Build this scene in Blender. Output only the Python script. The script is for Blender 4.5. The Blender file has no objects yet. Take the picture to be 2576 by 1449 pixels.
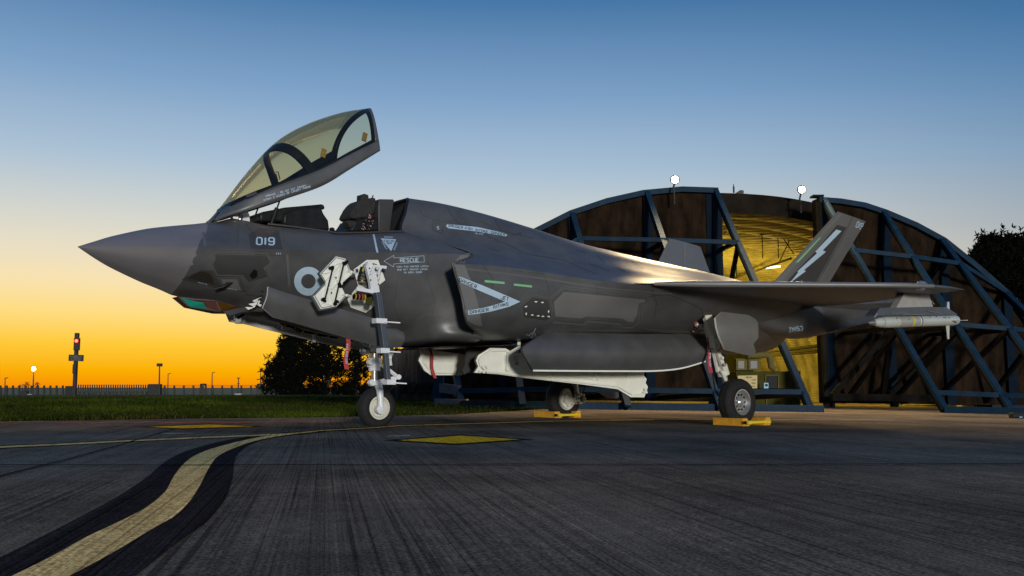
import bpy, bmesh, math, random
from math import sin, cos, pi, radians, atan2, sqrt
from mathutils import Vector, Matrix
from mathutils.bvhtree import BVHTree
random.seed(7)
sc = bpy.context.scene
col = sc.collection

# ---------------------------------------------------------------- camera
F = 2300.0; H = 0.62; PIT = math.atan(251 / F)
cd = bpy.data.cameras.new("camera"); cam = bpy.data.objects.new("camera", cd); col.objects.link(cam)
cam.location = (0, 0, H); cam.rotation_euler = (pi/2 + PIT, 0, 0)
cd.sensor_width = 36; cd.lens = F / 2576 * 36; cd.clip_start = 0.05; cd.clip_end = 6000
sc.camera = cam
sc.view_settings.view_transform = 'Standard'; sc.view_settings.look = 'None'
sc.view_settings.exposure = 0.0; sc.view_settings.gamma = 1.0

# ---------------------------------------------------------------- dusk sky
w = bpy.data.worlds.new("World"); sc.world = w; w.use_nodes = True
nt = w.node_tree; nt.nodes.clear()
def N(nt, typ, **k):
    n = nt.nodes.new(typ)
    for a, b in k.items():
        if a.startswith('i_'): n.inputs[int(a[2:])].default_value = b
        else: setattr(n, a, b)
    return n
def srgb(r, g, b):
    f = lambda c: (c/255/12.92) if c/255 <= .04045 else ((c/255+.055)/1.055)**2.4
    return (f(r), f(g), f(b), 1)
def ramp(nt, stops, interp='LINEAR'):
    r = nt.nodes.new('ShaderNodeValToRGB'); r.color_ramp.interpolation = interp
    e = r.color_ramp.elements
    while len(e) > 1: e.remove(e[-1])
    e[0].position = stops[0][0]; e[0].color = stops[0][1]
    for p_, c_ in stops[1:]:
        q = e.new(p_); q.color = c_
    return r
tc = N(nt, 'ShaderNodeTexCoord'); sep = N(nt, 'ShaderNodeSeparateXYZ')
nt.links.new(tc.outputs['Generated'], sep.inputs[0])
el = N(nt, 'ShaderNodeMath', operation='ARCSINE'); nt.links.new(sep.outputs[2], el.inputs[0])
elm = N(nt, 'ShaderNodeMapRange'); elm.inputs[1].default_value = 0; elm.inputs[2].default_value = pi/2
nt.links.new(el.outputs[0], elm.inputs[0])
def E_(y):  # elevation of a picture row -> ramp position
    return max(0, (math.atan((724.5-y)/F) + PIT)) / (pi/2)
warm = ramp(nt, [(0, srgb(246,140,2)), (E_(930), srgb(252,178,2)), (E_(870), srgb(255,203,58)), (E_(800), srgb(255,221,130)),
                 (E_(730), srgb(249,226,176)), (E_(660), srgb(234,223,196)), (E_(570), srgb(211,213,206)), (E_(440), srgb(172,194,213)),
                 (E_(250), srgb(128,163,200)), (E_(0), srgb(70,119,167)), (.42, srgb(62,98,150)), (1, srgb(70,98,146))])
cool = ramp(nt, [(0, srgb(206,168,120)), (E_(930), srgb(204,180,140)), (E_(800), srgb(190,186,170)), (E_(700), srgb(168,176,180)), (E_(600), srgb(146,162,178)), (E_(450), srgb(118,150,182)),
                 (E_(300), srgb(86,130,172)), (E_(150), srgb(54,108,156)), (E_(0), srgb(30,86,136)), (.42, srgb(48,88,138)), (1, srgb(68,96,144))])
nt.links.new(elm.outputs[0], warm.inputs[0]); nt.links.new(elm.outputs[0], cool.inputs[0])
az = N(nt, 'ShaderNodeMath', operation='ARCTAN2')
nt.links.new(sep.outputs[0], az.inputs[0]); nt.links.new(sep.outputs[1], az.inputs[1])
off = N(nt, 'ShaderNodeMath', operation='ADD', i_1=radians(16)); nt.links.new(az.outputs[0], off.inputs[0])
ab = N(nt, 'ShaderNodeMath', operation='COSINE'); nt.links.new(off.outputs[0], ab.inputs[0])
mr = N(nt, 'ShaderNodeMapRange', interpolation_type='SMOOTHSTEP')
mr.inputs[1].default_value = cos(radians(56)); mr.inputs[2].default_value = cos(radians(4)); nt.links.new(ab.outputs[0], mr.inputs[0])
mx = N(nt, 'ShaderNodeMixRGB'); nt.links.new(mr.outputs[0], mx.inputs[0])
nt.links.new(cool.outputs[0], mx.inputs[1]); nt.links.new(warm.outputs[0], mx.inputs[2])
bg = N(nt, 'ShaderNodeBackground', i_1=1.0); nt.links.new(mx.outputs[0], bg.inputs[0])
wo = N(nt, 'ShaderNodeOutputWorld'); nt.links.new(bg.outputs[0], wo.inputs[0])

# ---------------------------------------------------------------- key light
sd = bpy.data.lights.new("light_paint_key", 'SUN'); sd.energy = 2.3; sd.angle = radians(5); sd.color = (1, .965, .91)  # sun-type lamp from the camera side, standing in for hand-held light painting
light_paint_key = bpy.data.objects.new("light_paint_key", sd); col.objects.link(light_paint_key)
sdir = Vector((-0.22, 0.97, -0.085))
light_paint_key.rotation_euler = sdir.to_track_quat('-Z', 'Y').to_euler(); light_paint_key.location = (10, -30, 12)

# ---------------------------------------------------------------- picking real places from the photograph
cp_, sp_ = cos(PIT), sin(PIT)
JA = radians(39.5); JN = Vector((-5.39, 11.22))
AX = Vector((cos(JA), sin(JA))); SX = Vector((sin(JA), -cos(JA)))
def ray(px, py):
    u = (px-1288)/F; v = (724.5-py)/F
    return Vector((u, cp_-v*sp_, v*cp_+sp_))
def LS(px, py, s):          # point of the jet at lateral offset s to port (local x aft, y starboard, z up)
    d = ray(px, py)
    M = Matrix(((AX.x, -d.x), (AX.y, -d.y))); r = M.inverted() @ (-(JN + s*SX))
    return Vector((r[0], -s, H + r[1]*d.z))
def LX(px, py, x):          # point of the jet at fuselage station x
    d = ray(px, py)
    M = Matrix(((SX.x, -d.x), (SX.y, -d.y))); r = M.inverted() @ (-(JN + x*AX))
    return Vector((x, -r[0], H + r[1]*d.z))
def WY(px, py, Y):          # world point at depth Y
    d = ray(px, py); return Vector((d.x*Y/d.y, Y, H + d.z*Y/d.y))
def gz(X, Y=0): return .02 - .0125*max(-12, min(25, X))
def WG(px, py, up=0.0):     # world point on the ground
    d = ray(px, py); t = 10.
    for _ in range(30):
        X, Y = d.x*t, d.y*t; t = (gz(X, Y)+up-H)/d.z
    return Vector((d.x*t, d.y*t, gz(d.x*t)+up))
def V(*a): return Vector(a)

# ---------------------------------------------------------------- materials
def mat(name, c, rough=.5, metal=0., noise=0., nscale=8., bump=0., bscale=40., emit=None, es=0., stretch=(1,1,1), c2=None, spec=.5, rnoise=0., coat=0.):
    m = bpy.data.materials.new(name); m.use_nodes = True; t = m.node_tree; b = t.nodes['Principled BSDF']
    b.inputs['Base Color'].default_value = (*c, 1); b.inputs['Roughness'].default_value = rough; b.inputs['Metallic'].default_value = metal
    b.inputs['Specular IOR Level'].default_value = spec
    if coat: b.inputs['Coat Weight'].default_value = coat; b.inputs['Coat Roughness'].default_value = .15
    if emit: b.inputs['Emission Color'].default_value = (*emit, 1); b.inputs['Emission Strength'].default_value = es
    if noise or bump or c2 or rnoise:
        tcn = t.nodes.new('ShaderNodeTexCoord'); mp = t.nodes.new('ShaderNodeMapping'); mp.inputs['Scale'].default_value = stretch
        t.links.new(tcn.outputs['Object'], mp.inputs[0])
    if noise or c2 or rnoise:
        n = t.nodes.new('ShaderNodeTexNoise'); n.inputs['Scale'].default_value = nscale; n.inputs['Detail'].default_value = 6; n.inputs['Roughness'].default_value = .6
        t.links.new(mp.outputs[0], n.inputs['Vector'])
        if c2 or noise:
            a = c2 if c2 else tuple(x*(1-noise) for x in c); bb = c if c2 else tuple(min(1, x*(1+noise)) for x in c)
            r = ramp(t, [(.35, (*a, 1)), (.65, (*bb, 1))]); t.links.new(n.outputs[0], r.inputs[0]); t.links.new(r.outputs[0], b.inputs['Base Color'])
        if rnoise:
            q = t.nodes.new('ShaderNodeMapRange'); q.inputs[3].default_value = rough-rnoise; q.inputs[4].default_value = rough+rnoise
            t.links.new(n.outputs[0], q.inputs[0]); t.links.new(q.outputs[0], b.inputs['Roughness'])
    if bump:
        n2 = t.nodes.new('ShaderNodeTexNoise'); n2.inputs['Scale'].default_value = bscale; n2.inputs['Detail'].default_value = 4
        t.links.new(mp.outputs[0], n2.inputs['Vector'])
        bp = t.nodes.new('ShaderNodeBump'); bp.inputs['Strength'].default_value = bump; bp.inputs['Distance'].default_value = .02
        t.links.new(n2.outputs[0], bp.inputs['Height']); t.links.new(bp.outputs[0], b.inputs['Normal'])
    return m
M = {}
M['ram'] = mat('jet_grey', (.097,.098,.099), .44, .28, noise=.16, nscale=2.4, rnoise=.07, bump=.03, bscale=300)
M['fin'] = mat('fin_grey_lit', (.135,.135,.132), .45, .15, noise=.06, nscale=2)  # jet grey made lighter for the fins, torch brightness put into the colour
M['radome'] = mat('radome_grey', (.175,.166,.172), .46, .15, noise=.05, nscale=1.5)
M['panel'] = mat('panel_grey', (.165,.163,.155), .46, .2, noise=.06, nscale=2)
M['dpanel'] = mat('dark_panel_grey', (.055,.054,.054), .46, .2, noise=.08, nscale=2)
M['mark'] = mat('marking_pale_blue', (.42,.55,.65), .6, noise=.05, nscale=20)
M['line'] = mat('seam_dark', (.022,.022,.023), .6)
M['fastener'] = mat('fastener_grey', (.125,.122,.12), .5, .3)
M['green'] = mat('formation_strip_green', (.2,.46,.22), .5)
M['black'] = mat('black', (.006,.006,.007), .6, spec=.2)
M['blackm'] = mat('black_satin', (.012,.012,.013), .45, spec=.25, noise=.3, nscale=12, bump=.1, bscale=60)
M['cloth'] = mat('black_cloth', (.022,.021,.02), .85, noise=.3, nscale=20, bump=.4, bscale=90)
M['white'] = mat('bay_white_paint', (.78,.79,.70), .38, noise=.05, nscale=5, bump=.04, bscale=25)
M['wlav'] = mat('gear_white_paint', (.70,.71,.72), .35, noise=.06, nscale=6)
M['steel'] = mat('steel', (.42,.42,.41), .3, .85, noise=.1, nscale=30)
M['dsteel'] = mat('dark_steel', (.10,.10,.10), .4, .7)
M['rubber'] = mat('tyre_rubber', (.014,.014,.014), .75, spec=.25, noise=.25, nscale=30, bump=.15, bscale=120)
M['rim'] = mat('rim_cream_paint', (.62,.61,.52), .4, noise=.06, nscale=14)
M['rimsteel'] = mat('rim_silver', (.5,.5,.49), .3, .8, noise=.1, nscale=14)
M['yellow'] = mat('chock_yellow', (.62,.29,.015), .5, noise=.18, nscale=10)
M['red'] = mat('ribbon_red', (.32,.016,.02), .7, noise=.15, nscale=10)
M['redtxt'] = mat('red_print', (.5,.1,.06), .7)
M['orange'] = mat('orange_cable', (.22,.06,.03), .6)
M['yband'] = mat('yellow_band', (.65,.5,.02), .5)
M['cable'] = mat('cable_yellow', (.5,.36,.02), .5)
M['missile'] = mat('missile_grey', (.50,.52,.47), .35, .15, noise=.05, nscale=6)
M['missile2'] = mat('missile_grey_dark', (.37,.385,.35), .4, .2, noise=.05, nscale=6)
M['raildark'] = mat('rail_bluegrey', (.07,.085,.105), .45, .2, noise=.1, nscale=6)
M['glassdark'] = mat('sensor_dark', (.03,.026,.02), .08, .0, spec=.8)
M['teal'] = mat('sensor_teal', (.02,.42,.30), .12, .35)
M['amber'] = mat('sensor_amber', (.16,.075,.008), .12, .3)
M['maroon'] = mat('sensor_maroon', (.17,.07,.07), .2, .3)
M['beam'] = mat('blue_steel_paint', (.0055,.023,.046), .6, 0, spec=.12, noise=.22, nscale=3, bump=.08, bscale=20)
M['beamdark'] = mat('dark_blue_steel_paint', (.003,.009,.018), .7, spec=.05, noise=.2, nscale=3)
M['pylongrey'] = mat('pylon_grey', (.33,.325,.31), .5, .1, noise=.08, nscale=6)
M['beamend'] = mat('pale_steel_paint', (.06,.07,.09), .6, 0, noise=.2, nscale=3)
M['rust'] = mat('brown_steel_paint', (.006,.005,.004), .7, 0, spec=.05, noise=.3, nscale=4)
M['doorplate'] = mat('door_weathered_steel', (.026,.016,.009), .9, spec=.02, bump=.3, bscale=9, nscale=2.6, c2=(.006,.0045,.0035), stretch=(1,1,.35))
M['corr'] = mat('corrugated_lining', (.40,.34,.17), .45, .1, noise=.3, nscale=1.2)
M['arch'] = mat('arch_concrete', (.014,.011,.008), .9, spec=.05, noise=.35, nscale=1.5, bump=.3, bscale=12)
M['cabin'] = mat('cabin_olive', (.055,.052,.012), .8, spec=.05, noise=.2, nscale=3)
M['cabin2'] = mat('unit_cream', (.13,.11,.035), .8, spec=.05, noise=.1, nscale=3)
M['signy'] = mat('sign_cream', (.42,.32,.09), .5)
M['signred'] = mat('sign_red', (.16,.012,.02), .5)
M['blue'] = mat('gauge_blue', (.02,.28,.5), .4)
M['pole'] = mat('pole_dark', (.014,.011,.009), .6, noise=.2, nscale=5)
M['pale'] = mat('pale_metal', (.32,.33,.34), .5, noise=.2, nscale=4)
M['fence'] = mat('fence_dark', (.012,.016,.012), .6)
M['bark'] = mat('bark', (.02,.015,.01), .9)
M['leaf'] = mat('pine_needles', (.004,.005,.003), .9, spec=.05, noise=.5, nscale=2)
M['leaf2'] = mat('dry_twigs', (.03,.02,.012), .8)
M['clay'] = mat('hut_dark', (.010,.012,.010), .7)
M['lampglow'] = mat('lamp_lit', (1,.9,.7), .5, emit=(1,.80,.48), es=60)
M['redglow'] = mat('signal_red_lit', (1,.05,.02), .5, emit=(1,.05,.02), es=9)
M['tube'] = mat('strip_lamp_lit', (1,.9,.7), .5, emit=(1,.80,.38), es=5)
M['gold'] = mat('latch_tape', (.45,.33,.10), .35, .4)

def glass(name, tint, gl=.06):
    m = bpy.data.materials.new(name); m.use_nodes = True; t = m.node_tree; t.nodes.clear()
    tr = t.nodes.new('ShaderNodeBsdfTransparent'); tr.inputs[0].default_value = (*tint, 1)
    g = t.nodes.new('ShaderNodeBsdfGlossy'); g.inputs['Roughness'].default_value = .06; g.inputs[0].default_value = (.9,.85,.7,1)
    lw = t.nodes.new('ShaderNodeLayerWeight'); lw.inputs[0].default_value = .25
    mm = t.nodes.new('ShaderNodeMath'); mm.operation = 'MULTIPLY_ADD'; mm.inputs[1].default_value = .55; mm.inputs[2].default_value = gl
    t.links.new(lw.outputs['Fresnel'], mm.inputs[0])
    mi = t.nodes.new('ShaderNodeMixShader'); o = t.nodes.new('ShaderNodeOutputMaterial')
    t.links.new(mm.outputs[0], mi.inputs[0]); t.links.new(tr.outputs[0], mi.inputs[1]); t.links.new(g.outputs[0], mi.inputs[2]); t.links.new(mi.outputs[0], o.inputs[0])
    return m
M['canopyglass'] = glass('gold_tinted_canopy', (.84,.76,.53))

# ---------------------------------------------------------------- mesh helpers
class MB:
    def __init__(s): s.v = []; s.f = []; s.m = []
    def add(s, vs, fs, mi=0):
        o = len(s.v); s.v += [tuple(v) for v in vs]; s.f += [tuple(i+o for i in f) for f in fs]; s.m += [mi]*len(fs)
    def box(s, c, sz, mi=0, R=None):
        x, y, z = [a/2 for a in sz]; vs = []
        for i in (-1,1):
            for j in (-1,1):
                for k in (-1,1):
                    p = Vector((i*x, j*y, k*z)); vs.append((R @ p if R else p) + Vector(c))
        s.add(vs, [(0,1,3,2),(4,6,7,5),(0,4,5,1),(2,3,7,6),(0,2,6,4),(1,5,7,3)], mi)
    def beam(s, a, b, wd, ht, up=(0,0,1), mi=0):
        a, b = Vector(a), Vector(b); d = (b-a); L = d.length
        if L < 1e-6: return
        d.normalize(); u = Vector(up); sd_ = d.cross(u)
        if sd_.length < 1e-3: u = Vector((1,0,0)); sd_ = d.cross(u)
        sd_.normalize(); u = sd_.cross(d)
        R = Matrix((sd_, d, u)).transposed(); s.box((a+b)/2, (wd, L, ht), mi, R)
    def tube(s, pts, r, n=10, mi=0, cap=True):
        pts = [Vector(p) for p in pts]; rs = r if isinstance(r, (list, tuple)) else [r]*len(pts)
        vs = []; fs = []; ref = None
        for i, p in enumerate(pts):
            d = (pts[min(i+1, len(pts)-1)] - pts[max(i-1, 0)]).normalized()
            if ref is None:
                ref = Vector((0,0,1)) if abs(d.z) < .9 else Vector((1,0,0))
            a = d.cross(ref).normalized(); b = a.cross(d).normalized(); ref = b
            for k in range(n):
                t = 2*pi*k/n; vs.append(p + rs[i]*(cos(t)*a + sin(t)*b))
        for i in range(len(pts)-1):
            for k in range(n):
                k2 = (k+1) % n; fs.append((i*n+k, i*n+k2, (i+1)*n+k2, (i+1)*n+k))
        if cap: fs.append(tuple(range(n-1, -1, -1))); fs.append(tuple((len(pts)-1)*n+k for k in range(n)))
        s.add(vs, fs, mi)
    def lathe(s, prof, c, axis, n=32, mi=0, closed=False):   # prof: (along, radius)
        c = Vector(c); d = Vector(axis).normalized(); ref = Vector((0,0,1)) if abs(d.z) < .9 else Vector((1,0,0))
        a = d.cross(ref).normalized(); b = a.cross(d)
        vs = []; fs = []
        for (q, r) in prof:
            for k in range(n):
                t = 2*pi*k/n; vs.append(c + d*q + max(r, 1e-4)*(cos(t)*a + sin(t)*b))
        m_ = len(prof)
        for i in range(m_ if closed else m_-1):
            for k in range(n):
                k2 = (k+1) % n; j = (i+1) % m_; fs.append((i*n+k, i*n+k2, j*n+k2, j*n+k))
        s.add(vs, fs, mi)
    def prism(s, poly, ext, mi=0, mi2=None):          # 3-D polygon extruded by vector ext
        n = len(poly); poly = [Vector(p) for p in poly]; e = Vector(ext)
        vs = poly + [p+e for p in poly]
        s.add(vs, [tuple(range(n))], mi)
        s.add(vs, [tuple(range(2*n-1, n-1, -1))] + [(i, i+n, (i+1) % n + n, (i+1) % n) for i in range(n)], mi if mi2 is None else mi2)
    def build(s, name, mats, parent=None, smooth=None, bevel=0, loc=None):
        me = bpy.data.meshes.new(name); me.from_pydata(s.v, [], s.f)
        if not isinstance(mats, (list, tuple)): mats = [mats]
        for m in mats: me.materials.append(m)
        for p, mi in zip(me.polygons, s.m): p.material_index = mi
        bm = bmesh.new(); bm.from_mesh(me); bmesh.ops.recalc_face_normals(bm, faces=bm.faces); bm.to_mesh(me); bm.free()
        if smooth is not None:
            me.shade_smooth(); me.set_sharp_from_angle(angle=radians(smooth))
        o = bpy.data.objects.new(name, me); col.objects.link(o)
        if parent: o.parent = parent
        if loc is not None: o.location = loc
        if bevel:
            b = o.modifiers.new('b', 'BEVEL'); b.width = bevel; b.segments = 2; b.limit_method = 'ANGLE'; b.angle_limit = radians(40)
        return o
def tag(o, label=None, cat=None, group=None, kind=None):
    if label: o['label'] = label
    if cat: o['category'] = cat
    if group: o['group'] = group
    if kind: o['kind'] = kind
    return o
def thing(name, label, cat, loc=(0,0,0), rz=0, group=None):
    o = bpy.data.objects.new(name, None); col.objects.link(o); o.location = loc; o.rotation_euler = (0, 0, rz); o.empty_display_size = .2
    return tag(o, label, cat, group)
def grid(mb, rows, mi=0, closed=False):
    n = len(rows[0]); vs = [p for r in rows for p in r]; fs = []
    for i in range(len(rows)-1):
        for k in range(n if closed else n-1):
            k2 = (k+1) % n; fs.append((i*n+k, i*n+k2, (i+1)*n+k2, (i+1)*n+k))
    mb.add(vs, fs, mi)
def crom(P, k, corners=()):           # catmull-rom through P, k samples per span, breaking at corners
    segs = []; c = sorted(set([0, len(P)-1] + list(corners))); out = []
    for a, b in zip(c[:-1], c[1:]):
        Q = P[a:b+1]
        if len(Q) == 2: Q2 = [Q[0], Q[0], Q[1], Q[1]]; lin = True
        else: Q2 = [2*Q[0]-Q[1]] + Q + [2*Q[-1]-Q[-2]]; lin = False
        for i in range(1, len(Q2)-2):
            p0, p1, p2, p3 = Q2[i-1:i+3]
            for j in range(k):
                t = j/k
                out.append(p1.lerp(p2, t) if lin else .5*((2*p1)+(-p0+p2)*t+(2*p0-5*p1+4*p2-p3)*t*t+(-p0+3*p1-3*p2+p3)*t**3))
    out.append(P[-1].copy()); return out
def loft(stations, kprof=6, klong=8, corners=(), jc=()):   # stations: lists of Vector controls
    rows = [crom(s_, kprof, corners) for s_ in stations]
    n = len(rows[0]); cols = [crom([r[i] for r in rows], klong, jc) for i in range(n)]
    return [[cols[i][j] for i in range(n)] for j in range(len(cols[0]))]
# ---------------------------------------------------------------- text
def _oc(x0, y0, x1, y1, c=.22, d=.15):
    return [(x0+c,y0),(x1-c,y0),(x1,y0+d),(x1,y1-d),(x1-c,y1),(x0+c,y1),(x0,y1-d),(x0,y0+d)]
GL = {'O': [(1,_oc(0,0,1,1))], 'A': [(0,[(0,0),(0,.8),(.25,1),(.75,1),(1,.8),(1,0)]),(0,[(.1,.4),(.9,.4)])], 'B': [(1,[(0,0),(.8,0),(1,.12),(1,.4),(.85,.5),(1,.6),(1,.88),(.8,1),(0,1)])],
 'C': [(0,[(1,.8),(1,.86),(.78,1),(.22,1),(0,.85),(0,.15),(.22,0),(.78,0),(1,.14),(1,.2)])], 'D': [(1,[(0,0),(.7,0),(1,.2),(1,.8),(.7,1),(0,1)])], 'E': [(0,[(1,1),(0,1),(0,0),(1,0)]),(0,[(.1,.5),(.8,.5)])],
 'F': [(0,[(1,1),(0,1),(0,0)]),(0,[(.1,.5),(.8,.5)])], 'G': [(0,[(1,.82),(.78,1),(.22,1),(0,.85),(0,.15),(.22,0),(.78,0),(1,.15),(1,.45),(.6,.45)])], 'H': [(0,[(0,0),(0,1)]),(0,[(1,0),(1,1)]),(0,[(.1,.5),(.9,.5)])],
 'I': [(0,[(.5,0),(.5,1)])], '1': [(0,[(.5,0),(.5,1)])], 'J': [(0,[(0,.25),(0,.15),(.22,0),(.78,0),(1,.15),(1,1)])], 'K': [(0,[(0,0),(0,1)]),(0,[(.9,1),(.12,.45)]),(0,[(.4,.6),(1,0)])], 'L': [(0,[(0,1),(0,0),(1,0)])],
 'M': [(0,[(0,0),(0,1),(.5,.45),(1,1),(1,0)])], 'N': [(0,[(0,0),(0,1),(1,0),(1,1)])], 'P': [(0,[(0,0),(0,1),(.8,1),(1,.87),(1,.58),(.8,.45),(.1,.45)])], 'R': [(0,[(0,0),(0,1),(.8,1),(1,.87),(1,.58),(.8,.45),(.1,.45)]),(0,[(.55,.38),(1,0)])],
 'S': [(0,[(1,.84),(.8,1),(.2,1),(0,.85),(0,.65),(1,.35),(1,.15),(.8,0),(.2,0),(0,.16)])], 'T': [(0,[(0,1),(1,1)]),(0,[(.5,.92),(.5,0)])], 'U': [(0,[(0,1),(0,.15),(.22,0),(.78,0),(1,.15),(1,1)])],
 'V': [(0,[(0,1),(.5,0),(1,1)])], 'W': [(0,[(0,1),(.22,0),(.5,.6),(.78,0),(1,1)])], 'X': [(0,[(0,1),(1,0)]),(0,[(0,0),(.42,.42)]),(0,[(.58,.58),(1,1)])], 'Y': [(0,[(0,1),(.5,.5),(1,1)]),(0,[(.5,.42),(.5,0)])], 'Z': [(0,[(0,1),(1,1),(0,0),(1,0)])],
 '2': [(0,[(0,.84),(.2,1),(.8,1),(1,.85),(1,.6),(0,.12),(0,0),(1,0)])], '3': [(0,[(0,.84),(.2,1),(.8,1),(1,.85),(1,.62),(.8,.5),(1,.38),(1,.15),(.8,0),(.2,0),(0,.16)])], '5': [(0,[(1,1),(0,1),(0,.55),(.75,.55),(1,.42),(1,.15),(.8,0),(.2,0),(0,.16)])],
 '4': [(0,[(.75,0),(.75,1),(0,.35),(1,.35)])], '6': [(0,[(1,.84),(.8,1),(.2,1),(0,.85),(0,.15),(.2,0),(.8,0),(1,.15),(1,.42),(.8,.55),(.12,.55)])], '8': [(1,_oc(0,0,1,.48,.25,.12)),(1,_oc(0,.56,1,1,.25,.12))],
 '9': [(0,[(0,.16),(.2,0),(.8,0),(1,.15),(1,.85),(.8,1),(.2,1),(0,.85),(0,.58),(.2,.45),(.88,.45)])], '-': [(0,[(.1,.5),(.9,.5)])], '(': [(0,[(.7,0),(.3,.25),(.3,.75),(.7,1)])], ')': [(0,[(.3,0),(.7,.25),(.7,.75),(.3,1)])], ' ': []}
GL['0'] = GL['O']
def poly_stroke(pts, wd, close):
    P = [Vector(p) for p in pts]; n = len(P); vs = []; fs = []
    for i in range(n):
        a_ = P[(i-1) % n] if (i > 0 or close) else None; b_ = P[(i+1) % n] if (i < n-1 or close) else None
        d0 = (P[i]-a_).normalized() if a_ is not None else None; d1 = (b_-P[i]).normalized() if b_ is not None else None
        if d0 is None: d0 = d1
        if d1 is None: d1 = d0
        n0 = Vector((-d0.y, d0.x)); n1 = Vector((-d1.y, d1.x)); m_ = (n0+n1)
        m_ = m_.normalized() if m_.length > .1 else n0
        k = wd/2/max(.45, m_.dot(n0)); vs += [P[i]+m_*k, P[i]-m_*k]
    for i in range(n if close else n-1):
        j = (i+1) % n; fs.append((2*i, 2*j, 2*j+1, 2*i+1))
    return vs, fs
def text_mesh(txt, st=.18):
    vs = []; fs = []; x = 0.
    for ch in txt.upper():
        w_ = .12 if ch in 'I1' else .56
        for cl, pts in GL.get(ch, []):
            pp = [(x+(p[0]-(.5 if ch in 'I1' else 0))*w_ + (w_/2 if ch in 'I1' else 0), p[1]) for p in pts]
            if ch in 'I1': pp = [(x+w_/2, p[1]) for p in pts]
            v, f = poly_stroke(pp, st, cl); k = len(vs); vs += v; fs += [tuple(i+k for i in q) for q in f]
        x += w_ + .30
    x0 = min(v.x for v in vs); x1 = max(v.x for v in vs); y0 = min(v.y for v in vs); y1 = max(v.y for v in vs)
    return [((v.x-x0)/(x1-x0)-.5, (v.y-y0)/(y1-y0)-.5) for v in vs], fs
def text_px(txt, cx, cy, wd, ht, ang=0):         # 2-D picture rows; ang degrees, positive turns down to the right
    vs, fs = text_mesh(txt); a = radians(ang); out = []
    for u, v in vs:
        x, y = u*wd, -v*ht
        out.append((cx + x*cos(a) - y*sin(a), cy + x*sin(a) + y*cos(a)))
    return out, fs
def strip_px(pts, wd, close=False):
    v, f = poly_stroke(pts, wd, close); return [tuple(p) for p in v], f
def poly_px(pts): return list(pts), [tuple(range(len(pts)))]
def ring_px(cx, cy, r0, r1, n=48, sq=1.0):
    vs = []; fs = []
    for k in range(n):
        t = 2*pi*k/n
        vs += [(cx+r0*cos(t), cy+r0*sin(t)*sq), (cx+r1*cos(t), cy+r1*sin(t)*sq)]
    for k in range(n):
        a = 2*k; b = 2*((k+1) % n); fs.append((a, a+1, b+1, b))
    return vs, fs
Z1 = lambda x, y: (178.9+x/3, 250.4+y/3)                # helpers: rows of enlarged views of the photo -> photo rows
Z2 = lambda x, y: (1001.8+x/3, 429.3+y/3)
Z4 = lambda x, y: (536.7+x*.32106, 644+y*.32106)
Z5 = lambda x, y: (1001.8+x*.25, 787.1+y*.25)
Z6 = lambda x, y: (1610+x*.27163, 715.6+y*.27163)
ZD = lambda x, y: (729.9+x*.14818, 608.2+y*.14818)
ZN = lambda x, y: (429.3+x*.14815, 679.8+y*.14815)
ZC = lambda x, y: (801.4+x*.10865, 458+y*.10865)
Z8 = lambda x, y: (x*.5, 1001.8+y*.5)
ZM = lambda x, y: (2075.1+x*.15278, 686.9+y*.15278)
ZR = lambda x, y: (1717.4+x*.3333, 429.3+y*.3333)

# ================================================================ SETTING
def structure(o): o['kind'] = 'structure'; return o
def ground_sheet():
    xs = [-3000,-800,-300,-120,-60,-30,-20,-16] + [-12+1*i for i in range(38)] + [32,45,80,200,800,3000]
    ys = [-400,-100,-40,-20] + [-10+1.5*i for i in range(45)] + [64,75,90,110,140,200,400,1000,2500,5000]
    rows = []
    for y in ys:
        r = []
        for x in xs:
            z = gz(x); 
            if y > 56: z = z*(1-min(1,(y-56)/40)) - 1.0*min(1, (y-56)/60)
            r.append(V(x, y, z))
        rows.append(r)
    return rows
m = bpy.data.materials.new('apron_concrete'); m.use_nodes = True; t = m.node_tree; b = t.nodes['Principled BSDF']
tcn = t.nodes.new('ShaderNodeTexCoord')
def mapping(rot, scale):
    mp = t.nodes.new('ShaderNodeMapping'); mp.inputs['Scale'].default_value = scale
    mq = t.nodes.new('ShaderNodeMapping'); mq.inputs['Rotation'].default_value = rot; t.links.new(tcn.outputs['Object'], mq.inputs[0]); t.links.new(mq.outputs[0], mp.inputs[0]); return mp
def nz(mp, sc_, det=5, ro=.6):
    n = t.nodes.new('ShaderNodeTexNoise'); n.inputs['Scale'].default_value = sc_; n.inputs['Detail'].default_value = det; n.inputs['Roughness'].default_value = ro
    t.links.new(mp.outputs[0], n.inputs['Vector']); return n
brm = mapping((0,0,radians(-11.6)), (1, .0016, 1)); brm2 = mapping((0,0,radians(-11.6)), (1,.03,1)); iso = mapping((0,0,0), (1,1,1))
n1 = nz(brm, 78, 4, .65); n2 = nz(brm2, 3.2, 4); n3 = nz(iso, .35, 5); n4 = nz(iso, 70, 3); n5 = nz(iso, 7, 5, .7)
r1 = ramp(t, [(.36, (.42,.42,.42,1)), (.45, (.86,.86,.86,1)), (.58, (1.06,1.06,1.06,1)), (.68, (1.35,1.34,1.3,1))]); t.links.new(n1.outputs[0], r1.inputs[0])
r2 = ramp(t, [(.3, (.86,.86,.88,1)), (.7, (1.12,1.1,1.06,1))]); t.links.new(n2.outputs[0], r2.inputs[0])
r3 = ramp(t, [(.3, (.0804,.067,.053,1)), (.7, (.265,.215,.158,1))]); t.links.new(n3.outputs[0], r3.inputs[0])
def mul(a, bb):
    q = t.nodes.new('ShaderNodeMixRGB'); q.blend_type = 'MULTIPLY'; q.inputs[0].default_value = 1; t.links.new(a, q.inputs[1]); t.links.new(bb, q.inputs[2]); return q.outputs[0]
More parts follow.
